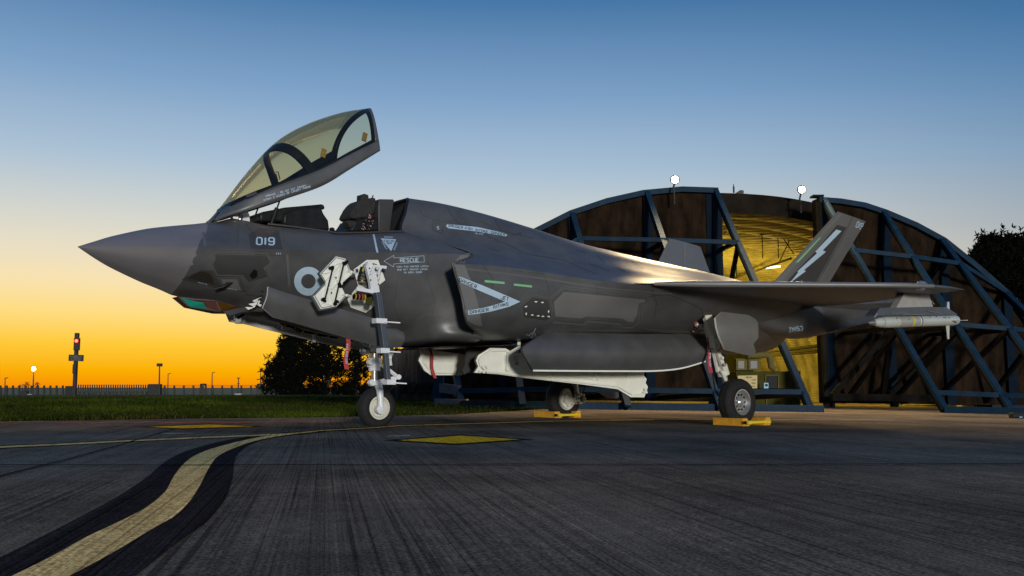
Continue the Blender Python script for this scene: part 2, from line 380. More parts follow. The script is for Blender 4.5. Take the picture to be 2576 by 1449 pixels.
r4 = ramp(t, [(.32, (.42,.42,.42,1)), (.68, (1.7,1.7,1.7,1))]); t.links.new(n4.outputs[0], r4.inputs[0])
r5 = ramp(t, [(.3, (.8,.8,.8,1)), (.7, (1.2,1.2,1.2,1))]); t.links.new(n5.outputs[0], r5.inputs[0])
cc = mul(mul(mul(mul(r3.outputs[0], r1.outputs[0]), r2.outputs[0]), r4.outputs[0]), r5.outputs[0])
t.links.new(cc, b.inputs['Base Color']); b.inputs['Roughness'].default_value = .85; b.inputs['Specular IOR Level'].default_value = 0.
bp = t.nodes.new('ShaderNodeBump'); bp.inputs['Strength'].default_value = .9; bp.inputs['Distance'].default_value = .006
ad = t.nodes.new('ShaderNodeMath'); ad.operation = 'ADD'; t.links.new(n1.outputs[0], ad.inputs[0])
mu = t.nodes.new('ShaderNodeMath'); mu.operation = 'MULTIPLY'; mu.inputs[1].default_value = .35; t.links.new(n4.outputs[0], mu.inputs[0]); t.links.new(mu.outputs[0], ad.inputs[1])
t.links.new(ad.outputs[0], bp.inputs['Height']); t.links.new(bp.outputs[0], b.inputs['Normal'])
M['concrete'] = m
def paint(name, c, c2, rough=.6):
    m2 = M['concrete'].copy(); m2.name = name; tt = m2.node_tree
    ramps = [x for x in tt.nodes if x.type == 'VALTORGB']
    base = [x for x in ramps if abs(x.color_ramp.elements[0].color[0]-.0804) < .002][0]
    base.color_ramp.elements[0].color = (*c2, 1); base.color_ramp.elements[1].color = (*c, 1)
    tt.nodes['Principled BSDF'].inputs['Roughness'].default_value = rough
    return m2
M['ypaint'] = paint('yellow_line_paint', (1.0,.66,.25), (.84,.54,.19), .5)
M['ypaint2'] = paint('yellow_diamond_paint', (1.0,.56,.035), (.85,.46,.025), .5)
M['bpaint'] = paint('black_line_paint', (.050,.041,.040), (.026,.022,.022), .7)
M['wpaint'] = paint('pale_line_paint', (.7,.58,.36), (.6,.5,.3), .5)
mb = MB(); grid(mb, ground_sheet()); structure(mb.build('apron', M['concrete']))

def floor_poly(mb, left, right, up, mi=0, sub=6):
    L = []; R = []
    for A_, B_ in zip(left[:-1], left[1:]):
        for j in range(sub): L.append((A_[0]+(B_[0]-A_[0])*j/sub, A_[1]+(B_[1]-A_[1])*j/sub))
    L.append(left[-1])
    for A_, B_ in zip(right[:-1], right[1:]):
        for j in range(sub): R.append((A_[0]+(B_[0]-A_[0])*j/sub, A_[1]+(B_[1]-A_[1])*j/sub))
    R.append(right[-1])
    rows = [[WG(*a, up), WG((a[0]+c[0])/2, (a[1]+c[1])/2, up), WG(*c, up)] for a, c in zip(L, R)]
    grid(mb, rows, mi)
def smooth2(pts, k=5):
    return [(p.x, p.y) for p in crom([V(*p) for p in pts], k)]
yl = [Z8(*p) for p in [(-140,985),(60,893),(250,800),(430,700),(620,610),(740,545),(830,470),(870,400),(910,345),(960,300),(1040,262),(1150,230),(1270,202),(1400,181),(1600,163)]]
yr = [Z8(*p) for p in [(160,990),(350,893),(560,780),(760,660),(880,590),(960,510),(1010,430),(1040,370),(1070,320),(1100,288),(1160,258),(1250,224),(1330,204),(1440,185),(1600,167)]]
kl = [Z8(*p) for p in [(-420,960),(-150,870),(0,800),(200,700),(420,590),(600,490),(740,395),(830,320),(930,268),(1040,235),(1150,209),(1280,188),(1370,178),(1480,169),(1620,160)]]
kr = [Z8(*p) for p in [(540,990),(680,893),(900,720),(1040,620),(1130,510),(1170,400),(1177,330),(1190,290),(1215,262),(1262,232),(1330,208),(1400,196),(1470,186),(1540,179),(1640,169)]]
mb = MB(); floor_poly(mb, smooth2(kl), smooth2(kr), .004, 0, 2); o = structure(mb.build('line_border', M['bpaint']))
mb = MB(); floor_poly(mb, smooth2(yl), smooth2(yr), .008, 0, 2); structure(mb.build('taxi_line', M['ypaint']))
# continuing lead-in line and the joining line
mid = [(800,1083.2),(850,1080.5),(900,1078),(940,1075.8),(1002,1070.8),(1100,1068),(1288,1062.3),(1369,1059.8),(1500,1057.5),(1646,1055.8)]
mid2 = [(1646,1055.8),(1780,1055.2),(1900,1054.9),(2250,1056.5)]
mb = MB(); floor_poly(mb, [(x,y-.22) for x,y in mid2], [(x,y+.22) for x,y in mid2], .0084, 0, 4); structure(mb.build('lead_in_line', M['wpaint']))
mb = MB(); floor_poly(mb, [(x,y-2.6+.6*i/6) for i,(x,y) in enumerate(mid)], [(x,y+2.6-.6*i/6) for i,(x,y) in enumerate(mid)], .0042, 0, 4); structure(mb.build('line_border', M['bpaint']))
mb = MB(); floor_poly(mb, [(x,y-.95) for x,y in mid], [(x,y+.95) for x,y in mid], .0084, 0, 4); structure(mb.build('lead_in_line', M['ypaint']))
side = [Z8(*p) for p in [(-60,250),(0,245),(200,236),(400,227),(640,214),(1000,198),(1300,186),(1420,180)]]
mb = MB(); floor_poly(mb, [(x,y-4.2+.35*i) for i,(x,y) in enumerate(side)], [(x,y+4.2-.35*i) for i,(x,y) in enumerate(side)], .0044, 0, 4); structure(mb.build('line_border', M['bpaint']))
mb = MB(); floor_poly(mb, [(x,y-2.0+.1*i) for i,(x,y) in enumerate(side)], [(x,y+2.2-.1*i) for i,(x,y) in enumerate(side)], .0086, 0, 4); structure(mb.build('joining_line', M['ypaint']))
def diamond(L, T, R, B, g, gx):
    cx = (L[0]+R[0])/2; mb = MB()
    f = lambda k, kx, up: [WG(L[0]-kx, L[1], up), WG(T[0], T[1]-k*.8, up), WG(R[0]+kx, R[1], up), WG(B[0], B[1]+k, up)]
    mb.add(f(g, gx, .0046), [(0,1,2,3)], 0); structure(mb.build('diamond_border', M['bpaint']))
    mb = MB(); mb.add(f(0, 0, .0088), [(0,1,2,3)], 0); structure(mb.build('diamond_marking', M['ypaint2']))
diamond((1001,1107.3), (1160,1095.6), (1308,1105.2), (1147,1115.8), 3.4, 36)
diamond((372,1073.8), (532,1067.6), (640,1072.5), (462,1077.6), 2.0, 26)
mb = MB(); mb.add([WG(402,1089.6,.004), WG(470,1088.8,.004), WG(495,1090,.004), WG(415,1091.4,.004)], [(0,1,2,3)]); structure(mb.build('dash_marking', M['wpaint']))
mb = MB(); mb.add([WG(972,1096.3,.004), WG(1030,1094.8,.004), WG(1033,1096.2,.004), WG(978,1097.6,.004)], [(0,1,2,3)]); structure(mb.build('dash_marking', M['wpaint']))
# joints
mb = MB()
def joint(pts, wd):
    P = [WG(x, y, .0112) for x, y in pts]
    for a, c in zip(P[:-1], P[1:]):
        d = (c-a); n = Vector((-d.y, d.x, 0)).normalized()*wd/2
        k = 6
        for i in range(k):
            p, q = a.lerp(c, i/k), a.lerp(c, (i+1)/k); mb.add([p+n, q+n, q-n, p-n], [(0,1,2,3)])
joint([(-40,1168.6),(400,1169.4),(1000,1168),(1288,1167),(1800,1168),(2620,1166)], .045)
joint([Z8(*p) for p in [(-300,466),(0,388),(330,308),(640,222),(880,152)]], .022)
structure(mb.build('slab_joint', mat('joint_sealant', (.006,.006,.007), .95, spec=0.)))

# ---------------------------------------------------------------- grass
edge = [(-120,1062),(0,1060),(210,1057.5),(440,1053.5),(800,1049.5),(1000,1046),(1150,1042.5),(1290,1034),(1400,1029)]
E3 = [WG(*p) for p in edge]
def edgeY(X, Y):
    a = X/Y
    for p, q in zip(E3[:-1], E3[1:]):
        u, v = p.x/p.y, q.x/q.y
        if u <= a <= v: k = (a-u)/(v-u); return p.y*(1-k)+q.y*k
    return E3[0].y if a < E3[0].x/E3[0].y else 1e9
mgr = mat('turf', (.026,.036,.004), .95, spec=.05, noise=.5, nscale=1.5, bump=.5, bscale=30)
mb = MB(); rows = [[V(p.x*s_, p.y*s_, gz(p.x*s_)+.012) if s_ < 2.2 else V(p.x*s_, p.y*s_, gz(p.x*s_)*(1-(s_-2.2)/8)-.9*min(1, (s_-2.2)/1.6)) for s_ in (1, 1.15, 1.5, 2.1, 2.8, 4, 9)] for p in
      [E3[0].lerp(E3[0], 0)+V(-8,0,0)] + E3[:7] + [E3[6]*1.02+V(.3,.8,0)]]
grid(mb, rows); structure(mb.build('turf_ground', mgr))
def fz(x, y):
    z = gz(x)
    if y > 56: z = z*(1-min(1,(y-56)/40)) - 1.0*min(1, (y-56)/60)
    return z
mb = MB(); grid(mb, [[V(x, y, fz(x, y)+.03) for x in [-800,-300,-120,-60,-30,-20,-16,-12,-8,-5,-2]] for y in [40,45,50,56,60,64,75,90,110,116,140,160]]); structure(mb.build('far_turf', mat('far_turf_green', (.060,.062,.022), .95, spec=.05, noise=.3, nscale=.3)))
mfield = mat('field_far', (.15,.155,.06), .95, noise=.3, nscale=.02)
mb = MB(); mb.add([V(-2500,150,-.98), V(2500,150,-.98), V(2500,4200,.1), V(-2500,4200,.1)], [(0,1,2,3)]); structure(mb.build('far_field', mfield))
mb = MB()
gcols = [mat('grass_a', (.026,.038,.003), .9, spec=.08), mat('grass_b', (.050,.070,.004), .9, spec=.08), mat('grass_c', (.065,.055,.012), .9, spec=.08), mat('grass_d', (.016,.027,.002), .9, spec=.08)]
rnd = random.random
tufts = [(-.62+.68*rnd(), rnd()**.7, .3+.9*rnd()) for _ in range(90)]
for i in range(70000):
    a = -.62 + .70*rnd()              # X/Y
    k = rnd()**1.5
    y0 = edgeY(a*20, 20)
    if y0 > 1e8: continue
    if i < 9000:
        tf = tufts[i % 90]; a = tf[0] + random.gauss(0, .006); k = tf[1]*.5 + random.gauss(0, .01); y0 = edgeY(a*20, 20)
        if y0 > 1e8: continue
        k = abs(k)
    Y = y0*(1.0 + k*1.6) + .04*sin(a*60) ; X = a*Y
    h = (.035 + .055*rnd()) * (1 if i >= 9000 else 1.5)*(1+.9*k)
    wv = .0035 + .0022*Y*.06
    th = rnd()*2*pi; dx, dy = cos(th), sin(th); lean = h*(.2+.9*rnd()); la = rnd()*2*pi
    z0 = gz(X)
    n = V(dx*wv*2, dy*wv*2, 0)
    b0 = V(X, Y, z0); m0 = b0 + V(cos(la)*lean*.35, sin(la)*lean*.35, h*.6); t0 = b0 + V(cos(la)*lean, sin(la)*lean, h)
    pn = sin(X*1.3)+sin(Y*.9+X*.4)+random.gauss(0,.8)
    mi = 1 if pn > .9 else (2 if pn < -2.0 else (3 if pn < -.4 else 0))
    mb.add([b0-n, b0+n, m0+n*.7, t0, m0-n*.7], [(0,1,2,4),(4,2,3)], mi)
g = mb.build('grass', gcols); tag(g, kind='stuff')
# rough field visible beyond the verge is covered by the same turf

# ================================================================ AIRCRAFT
jet = thing('fighter_jet', 'dark grey single-seat stealth fighter jet parked with its canopy raised, nose to the left', 'fighter jet', (JN.x, JN.y, 0), JA)
def fs(x, s0, zt, scn, zc, zb, pu=1.7, a=.34, q=3.2):
    out = []
    for i in range(4):
        t_ = (0,.3,.58,.82)[i]; out.append(V(x, -(s0+(scn-s0)*t_), zt-(zt-zc)*t_**(pu if s0 < .05 else 1.35)))
    out.append(V(x, -scn, zc))
    for i in range(1, 5):
        v = (0,.42,.76,.95,1)[i]; out.append(V(x, -scn*(1-a*v-(1-a)*v**q), zc-(zc-zb)*v))
    out[-2].y = out[-2].y*1.0; out[-1].y = 0
    return out
def mirror_rows(rows):
    return [list(r) + [V(p.x, -p.y, p.z) for p in reversed(r[:-1])] for r in rows]
nose_st = [fs(.0,0,2.362,.004,2.36,2.358), fs(.2,0,2.45,.165,2.363,2.235), fs(.4,0,2.535,.31,2.367,2.13), fs(.75,0,2.655,.52,2.375,1.985), fs(1.0,0,2.72,.63,2.38,1.90)]
spl = fs(1.2,0,2.79,.71,2.388,1.835)
for i, dx in enumerate([.36,.34,.25,.12,.04,.0,-.02,-.03,-.03]): spl[i].x += dx
spl[0].z = 2.835; spl[1].z = 2.80; 
nose_st.append(spl)
r_nose = loft(nose_st, 8, 8, corners=(4,))
mb = MB(); grid(mb, mirror_rows(r_nose)); radome = mb.build('radome', M['radome'], jet, smooth=32)
fore = [spl,
        fs(1.75,0,2.875,.84,2.41,1.72), fs(1.95,0,2.945,.885,2.42,1.69), fs(2.05,.06,2.935,.90,2.425,1.67), fs(2.12,.24,2.89,.915,2.43,1.65), fs(2.3,.42,2.83,.94,2.44,1.61),
        fs(2.7,.52,2.815,.985,2.455,1.54), fs(3.1,.54,2.815,1.03,2.48,1.47,a=.28), fs(3.3,.55,2.795,1.05,2.49,1.43,a=.26), fs(3.8,.56,2.86,1.10,2.52,1.36,a=.17,q=4)]
last = fs(4.4,.57,2.945,1.15,2.555,1.28,a=.06,q=5)
fore.append(last)
bmp = fs(4.8,.57,2.95,1.18,2.585,1.265)
for i, (x_, s_, z_) in enumerate([(4.405,.571,2.945),(4.53,.66,2.90),(4.66,.82,2.82),(4.8,.99,2.72),(4.86,1.18,2.59)]): bmp[i] = V(x_, -s_, z_)
bmp[5].y = -1.19; bmp[6].y = -1.12; bmp[7].y = -1.0
fore.append(bmp)
l2 = fs(4.9,.57,2.95,1.20,2.60,1.25)
for i, (x_, s_, z_) in enumerate([(4.41,.571,2.945),(4.62,.74,2.86),(4.85,.92,2.78),(5.05,1.08,2.69),(5.22,1.2,2.61)]): l2[i] = V(x_, -s_, z_)
for i in range(5, 9): l2[i].x = 5.4
l2[5].y = -1.32; l2[6].y = -1.30; l2[7].y = -1.12
fore.append(l2)
r_fore = loft(fore, 8, 8, corners=(4,))
mb = MB(); grid(mb, r_fore); grid(mb, [[V(p.x,-p.y,p.z) for p in r] for r in r_fore])
def R_(l): return [V(x_, -s_, z_) for x_, s_, z_ in l]
rear = [
 R_([(4.83,0,3.61),(4.68,.27,3.535),(4.52,.45,3.30),(4.395,.57,2.945),(4.80,.88,2.80),(5.22,1.205,2.612),(4.46,1.75,2.35),(4.62,1.745,1.93),(4.75,1.70,1.55),(5.2,1.25,1.42),(5.3,0,1.23)]),
 R_([(5.2,0,3.605),(5.18,.33,3.52),(5.12,.54,3.22),(5.0,.68,2.96),(5.2,.98,2.77),(5.5,1.3,2.60),(5.02,1.77,2.375),(5.1,1.775,1.95),(5.2,1.68,1.6),(5.5,1.2,1.36),(5.6,0,1.24)]),
 R_([(5.7,0,3.575),(5.7,.35,3.49),(5.68,.58,3.2),(5.66,.78,2.95),(5.7,1.05,2.74),(5.8,1.38,2.56),(5.6,1.79,2.375),(5.65,1.79,1.97),(5.7,1.66,1.62),(5.9,1.15,1.36),(6.0,0,1.27)]),
 R_([(6.3,0,3.52),(6.3,.38,3.43),(6.3,.66,3.16),(6.3,.90,2.92),(6.3,1.18,2.71),(6.3,1.5,2.52),(6.2,1.82,2.35),(6.2,1.80,1.97),(6.2,1.64,1.62),(6.3,1.15,1.38),(6.4,0,1.3)]),
 R_([(7.1,0,3.40),(7.1,.44,3.32),(7.1,.78,3.1),(7.1,1.06,2.87),(7.1,1.34,2.67),(7.1,1.65,2.46),(7.0,1.93,2.30),(7.0,1.84,1.96),(7.0,1.62,1.62),(7.1,1.15,1.44),(7.1,0,1.38)]),
 R_([(8.0,0,3.26),(8.0,.5,3.18),(8.0,.9,3.0),(8.0,1.2,2.80),(8.0,1.5,2.62),(8.0,1.85,2.42),(7.9,2.3,2.24),(7.9,1.98,1.98),(7.9,1.66,1.66),(8.0,1.2,1.5),(8.0,0,1.45)]),
 R_([(9.0,0,3.16),(9.0,.52,3.09),(9.0,.95,2.93),(9.0,1.28,2.74),(9.0,1.6,2.57),(9.0,2.0,2.39),(9.0,2.5,2.28),(9.0,2.25,2.05),(9.0,1.8,1.72),(9.0,1.2,1.53),(9.0,0,1.47)]),
 R_([(10.2,0,3.07),(10.2,.54,3.0),(10.2,.98,2.86),(10.2,1.3,2.7),(10.2,1.65,2.53),(10.2,2.05,2.37),(10.2,2.5,2.29),(10.2,2.3,2.08),(10.2,1.85,1.78),(10.2,1.2,1.53),(10.2,0,1.47)]),
 R_([(11.4,0,2.99),(11.4,.52,2.93),(11.4,.95,2.81),(11.4,1.28,2.67),(11.4,1.6,2.5),(11.4,2.0,2.35),(11.4,2.4,2.27),(11.4,2.15,1.98),(11.4,1.7,1.65),(11.4,1.1,1.42),(11.4,0,1.36)]),
 R_([(12.6,0,2.87),(12.6,.48,2.82),(12.6,.88,2.72),(12.6,1.18,2.6),(12.6,1.45,2.45),(12.6,1.75,2.31),(12.6,2.05,2.22),(12.6,1.8,1.9),(12.6,1.4,1.58),(12.6,.9,1.38),(12.6,0,1.32)]),
 R_([(13.7,0,2.68),(13.7,.4,2.64),(13.7,.68,2.54),(13.7,.86,2.42),(13.7,.98,2.3),(13.7,1.05,2.2),(13.7,1.08,2.1),(13.7,1.0,1.8),(13.7,.8,1.55),(13.7,.45,1.40),(13.7,0,1.36)]),
]
r_rear = loft(rear, 7, 8, corners=(3,5,6) if False else (6,))
mbr = mb
grid(mb, r_rear); grid(mb, [[V(p.x,-p.y,p.z) for p in r] for r in r_rear])
fus = mb.build('fuselage', M['ram'], jet, smooth=34)
bm = bmesh.new(); bm.from_mesh(fus.data); bmesh.ops.remove_doubles(bm, verts=bm.verts, dist=.0008); bmesh.ops.recalc_face_normals(bm, faces=bm.faces); bm.to_mesh(fus.data); bm.free()
fus.data.shade_smooth(); fus.data.set_sharp_from_angle(angle=radians(34))
# intake lip and dark duct mouth
for sgn in (1, -1):
    lip = r_rear[0][6*7-7:6*7+7*3+1]     # around the cowl mouth
    lip = [p for p in r_rear[0][5*7:9*7+1]]
    mb = MB(); inn = []
    for p in lip: inn.append(V(p.x+.02, p.y+.055 if p.z > 1.45 else p.y, p.z-.03 if p.z > 2.2 else p.z+.02))
    inn2 = [V(p.x+.9, p.y+.15, p.z) for p in inn]
    f = lambda L: [V(p.x, p.y*sgn, p.z) for p in L]
    grid(mb, [f(lip), f(inn), f(inn2)]); mb.build('intake_duct', M['black'], jet, smooth=50)
    mb = MB(); mb.tube(f([p+V(-.006,0,0) for p in lip]), .016, 6); mb.build('intake_lip', M['dpanel'], jet, smooth=60)

# ---------------- decal machinery (paint laid on the skin at its real place)
LC = Vector((-(JN @ AX), (JN @ SX), H))            # camera position is only used to look the place up
LC = Matrix.Rotation(-JA, 3, 'Z') @ Vector((-JN.x, -JN.y, H))
RL = Matrix.Rotation(-JA, 3, 'Z')
def bvh_of(objs):
    vs = []; fs_ = []
    for o in objs:
        k = len(vs); mw = Matrix.Identity(4)
        vs += [v.co.copy() for v in o.data.vertices]; fs_ += [tuple(i+k for i in p.vertices) for p in o.data.polygons]
    return BVHTree.FromPolygons(vs, fs_)
BV = bvh_of([radome, fus])
class Decal:
    def __init__(s, off=.004, bv=None, step=5.): s.groups = []; s.off = off; s.bv = bv or BV; s.step = step
    def add(s, vf, mi=0, off=None, step=None):
        off = off or s.off; step = step or s.step
        s.mb = MB(); s.groups.append(s.mb); bm = bmesh.new(); vs = [bm.verts.new((x, y, 0)) for x, y in vf[0]]
        for f in vf[1]:
            try: bm.faces.new([vs[i] for i in f])
            except ValueError: pass
        bm.normal_update(); bmesh.ops.triangulate(bm, faces=bm.faces[:])
        for _ in range(5):
            e = [e for e in bm.edges if e.calc_length() > step]
            if not e: break
            bmesh.ops.subdivide_edges(bm, edges=e, cuts=1); bmesh.ops.triangulate(bm, faces=[f for f in bm.faces if len(f.verts) > 3])
        bm.verts.index_update(); P = []; ok = []
        for v in bm.verts:
            d = (RL @ ray(v.co.x, v.co.y)).normalized(); h, n, i, dist = s.bv.ray_cast(LC, d)
            if h is None: P.append(V(0,0,0)); ok.append(False)
            else:
                if n.dot(d) > 0: n = -n
                P.append(h + n*off); ok.append(True)
        F_ = [[v.index for v in f.verts] for f in bm.faces]
        F_ = [f for f in F_ if all(ok[i] for i in f) and max((P[a_]-P[b_]).length for a_ in f for b_ in f) < .5]
        s.mb.add(P, F_, mi); bm.free(); return s
    def build(s, name, mats, parent=fus, join=False):
        if join:
            m_ = MB()
            for g_ in s.groups:
                k = len(m_.v); m_.v += g_.v; m_.f += [tuple(i+k for i in f) for f in g_.f]; m_.m += g_.m
            return m_.build(name, mats, parent, smooth=60)
        return [g_.build(name, mats, parent, smooth=60) for g_ in s.groups if g_.f]
def zz(f, pts): return [f(*p) for p in pts]

# ---- camouflage and panel fields
d = Decal(.003, step=8)
d.add(poly_px(zz(Z2, [(1175,990),(1250,915),(1862,972),(1862,990),(1815,1002),(1800,1090),(1770,1140),(1730,1140),(1690,1115),(1420,1100),(1380,1115),(1185,1100)])))
d.add(poly_px(zz(Z2, [(412,708),(500,712),(560,860),(600,1000),(634,1174),(585,1165),(520,1130),(470,940)])))
d.add(poly_px(zz(Z2, [(412,700),(470,640),(545,618),(500,704)])))
d.add(poly_px(zz(ZN, [(855,150),(1130,152),(1205,355),(930,310)])))
d.build('pale_skin_panel', M['panel'])
d = Decal(.0035, step=8)
d.add(poly_px(zz(Z1, [(1420,970),(1565,985),(1598,1130),(1355,1122),(1340,1020)])))
d.add(poly_px(zz(Z1, [(1090,1168),(1475,1180),(1500,1230),(1450,1270),(1480,1335),(1340,1375),(1295,1322),(1105,1318),(1070,1245),(1090,1210)])))
d.add(poly_px(zz(ZN, [(190,150),(310,95),(520,0),(700,0),(760,110),(870,325),(250,172)])))
d.add(poly_px(zz(Z2, [(1012,955),(1135,975),(1155,1105),(1118,1132),(950,1108),(938,1020)])))
d.add(poly_px(zz(Z2, [(1480,975),(1862,990),(1815,1002),(1805,1060),(1640,1062),(1450,1040)]))) if False else None
d.build('number_panel', M['dpanel'])
d = Decal(.003, step=8)   # saw-tooth edge of the radome skin
d.add(poly_px(zz(Z1, [(960,1112),(930,1130),(948,1180),(905,1205),(925,1245),(835,1280),(820,1320),(790,1380),(745,1440),(700,1430),(790,1300),(850,1180)])))
d.build('radome_edge', M['radome'])
# ---- taped seam bands, a shade lighter than the skin
d = Decal(.002, step=10)
M['band'] = mat('seam_band_grey', (.122,.122,.12), .5, .2, noise=.08, nscale=3)
for f_0, pts, wd_ in ((Z1, [(1330,1390),(1290,1335),(1095,1330),(1055,1240),(1075,1215),(1065,1180),(1080,1157),(1480,1168),(1517,1233),(1465,1278),(1500,1345)], 5), (Z2, [(100,215),(150,260),(180,335),(290,380),(450,390),(520,375),(620,382),(760,440),(860,490)], 4),
    (Z2, [(1005,943),(927,1015),(940,1115),(1122,1142),(1165,1110),(1145,965),(1005,943)], 5), (Z2, [(1145,970),(1250,882),(1890,946),(1895,1005),(1830,1035),(1822,1192),(2100,1235)], 6), (Z2, [(1165,1140),(1400,1158),(1430,1133),(1670,1153),(1695,1178),(1770,1180),(1815,1133)], 7),
    (Z2, [(135,1190),(130,1135),(212,1082),(290,1090),(470,1160),(590,1210)], 5), (ZN, [(245,180),(880,340),(1285,410),(1665,130)], 5), (Z1, [(1000,1000),(1010,1110)], 6)):
    d.add(strip_px(zz(f_0, pts), wd_))
d.add(strip_px([(1170,676),(1360,700),(1530,726),(1690,740)], 4)); d.add(strip_px([(722,640),(728,720)], 6))
d.build('seam_band', M['band'])
# ---- seams
d = Decal(.005, step=14); W_ = 1.0
S = lambda f, pts, wd=W_: d.add(strip_px(zz(f, pts), wd))
S(Z1, [(1330,1390),(1290,1335),(1095,1330),(1055,1240),(1075,1215),(1065,1180),(1080,1157),(1480,1168),(1517,1233),(1465,1278),(1500,1345)])
S(Z1, [(870,1345),(1150,1410),(1310,1447)]); S(ZN, [(245,180),(880,340),(1285,410),(1155,105),(770,100),(880,340)]); S(ZN, [(725,0),(800,160)]); S(ZN, [(1285,410),(1665,130),(1610,0)])
S(ZN, [(1285,410),(1520,445)])
S(Z2, [(100,215),(150,260),(180,335),(290,380),(450,390),(520,375),(620,382),(760,440),(860,490),(925,470),(922,488)])
S(Z2, [(262,385),(258,445),(330,475),(338,410)], .6)
S(Z2, [(135,1190),(130,1135),(212,1082),(290,1090),(470,1160),(590,1210)])
S(Z2, [(1005,943),(927,1015),(940,1115),(1122,1142),(1165,1110),(1145,965),(1005,943)])
S(Z2, [(1145,970),(1250,882),(1890,946),(1895,1005),(1830,1035),(1822,1192),(1900,1210),(2100,1235)])
S(Z2, [(1165,1132),(1400,1150),(1430,1125),(1670,1145),(1695,1170),(1770,1172),(1815,1125)])
S(Z2, [(1895,946),(2040,932),(2180,990),(2290,1040),(2300,1110)])
S(Z2, [(860,755),(1100,780)], .4)
for a_, b_ in [((690,590),(770,610)),((1340,600),(1420,620)),((1500,640),(1560,700)),((1600,690),(1720,770)),((1440,700),(1600,760)),((1750,680),(1850,740)),((1640,730),(1760,790))]: S(Z2, [a_, b_], .7)
S(Z1, [(2255,1140),(2100,1165)], .3)
for L_ in ([(712,575),(716,628)],[(600,566),(596,622)],[(640,640),(716,643),(722,700)],[(870,640),(866,690)],[(1078,640),(1072,690),(1095,760),(1085,800)],[(1215,668),(1240,700),(1235,760)],[(1372,700),(1384,742)],[(1500,712),(1503,742)],[(1640,728),(1652,760),(1645,800)],[(1000,700),(990,770),(1015,830)],[(1120,518),(1150,560),(1240,600),(1330,640)],[(1330,640),(1420,655),(1500,690)],[(1240,545),(1260,580),(1340,600)]):
    d.add(strip_px(L_, .55))
d.build('panel_seam', M['line'])
# fasteners
d = Decal(.0055, step=20)
def dots(f, a_, b_, n, r=.9):
    for i in range(n):
        t_ = i/(n-1); p = f(a_[0]+(b_[0]-a_[0])*t_, a_[1]+(b_[1]-a_[1])*t_); d.add(ring_px(p[0], p[1], .01, r, 6))
dots(Z1, (1100,1175),(1470,1187),18); dots(Z1, (1085,1250),(1110,1310),4); dots(Z1, (1120,1343),(1270,1348),8); dots(Z1,(1510,1240),(1480,1290),4); dots(ZN,(270,210),(860,350),16); dots(ZN,(1200,140),(1290,390),7); dots(ZN,(30,430),(1300,440),0+2)
dots(ZN,(760,40),(870,310),8); dots(Z1,(1330,1390),(1480,1300),9)
for sgn in [(1180,1400,1850,40)]: dots(Z2,(1190,1015),(1240,945),5,.6)
d.build('fastener', M['fastener'], join=True)
# ---- pale markings
d = Decal(.006, step=10)
d.add(text_px('019', 667.5, 607.5, 48, 20.5, 1)); d.add(ring_px(775.6, 707, 18.2, 36, 64))
d.add(poly_px(zz(Z1, [(2275,1020),(2289,1020),(2318,1155),(2303,1155)])))
d.add(poly_px(zz(Z1, [(2335,1050),(2452,1057),(2415,1148)])))
def T(f, txt, x, y, wd, ht, ang=0, k=1/3.): p = f(x, y); d.add(text_px(txt, p[0], p[1], wd*k, ht*k, ang))
T(Z1, 'DANGER', 2394, 1041, 64, 15, 2); T(Z1, 'DANGER', 2364, 1104, 64, 14, 60); T(Z1, 'DANGER', 2448, 1110, 60, 14, -68)
d.add(strip_px([(965,657),(990,642.5),(990,649),(1066,643.5),(1067,659),(990,664),(990,671.5)], .9, True))
T(Z2, 'RESCUE', 82, 675, 142, 32, -2)
d.add(text_px('TURN FWD MASTER LATCH', 1037, 670.5, 80, 5.2, -1.2)); d.add(text_px('AND AFT MASTER LATCH', 1037, 678, 76, 5.2, -1.2)); d.add(text_px('TO OPEN DOOR', 1038, 685.3, 46, 5.2, -1.2))
d.add(poly_px(zz(Z2, [(358,418),(372,405),(600,428),(806,475),(824,490),(808,498),(600,462),(375,436)])))
T(Z2, 'NO STEP', 611, 478, 64, 14, 6); T(Z2, 'S', 299, 433, 18, 24, 0)
d.add(poly_px(zz(Z2, [(430,788),(640,868),(920,988),(840,1025),(700,1062),(600,1080),(528,1088),(522,1056),(640,1035),(720,1015),(805,988),(620,910),(445,832)])))
T(ZN, 'CAUTION-HOT', 543, 220, 168, 22, 14, .14815); T(ZN, 'CAUTION-HOT', 1046, 315, 160, 22, 10, .14815)
T(Z1, '(X)', 1564, 1162, 36, 16, 0)
p = Z2(1014,1241); d.add(ring_px(p[0], p[1], 6.4, 7.4, 20)); d.add(strip_px(zz(Z2, [(1022,1218),(1036,1186)]), 1.5)); d.add(strip_px(zz(Z2, [(964,1236),(992,1240)]), 1.5)); d.add(strip_px(zz(Z2, [(1036,1246),(1064,1249)]), 1.5))
T(Z2, 'CUT', 1018, 1229, 22, 8, 0); T(Z2, 'HERE', 1010, 1254, 28, 8, 0); T(Z2, '8', 1014, 1241, 10, 8, 90)
d.build('pale_marking', M['mark'])
d = Decal(.009, step=10)
T(Z1, 'EJECTION', 2399, 1071, 80, 16, 2); T(Z1, 'SEAT', 2400, 1088, 42, 14, 2)
T(Z2, 'DANGER-FAN INTAKE-DANGER', 592, 451, 435, 23, 9.4)
T(Z2, 'DANGER', 524, 850, 145, 34, 23); T(Z2, 'JET', 801, 962, 58, 30, 14); T(Z2, 'DANGER', 608, 1058, 146, 30, -9); T(Z2, 'INTAKE', 773, 1017, 120, 30, -13)
d.build('dark_lettering', M['line'])
d = Decal(.006)
d.add(poly_px(zz(Z2, [(652,825),(802,840),(800,857),(650,843)]))); d.add(poly_px(zz(Z2, [(871,852),(1008,867),(1007,883),(869,868)])))
d.build('formation_strip', M['green'])
d = Decal(.007, step=4)
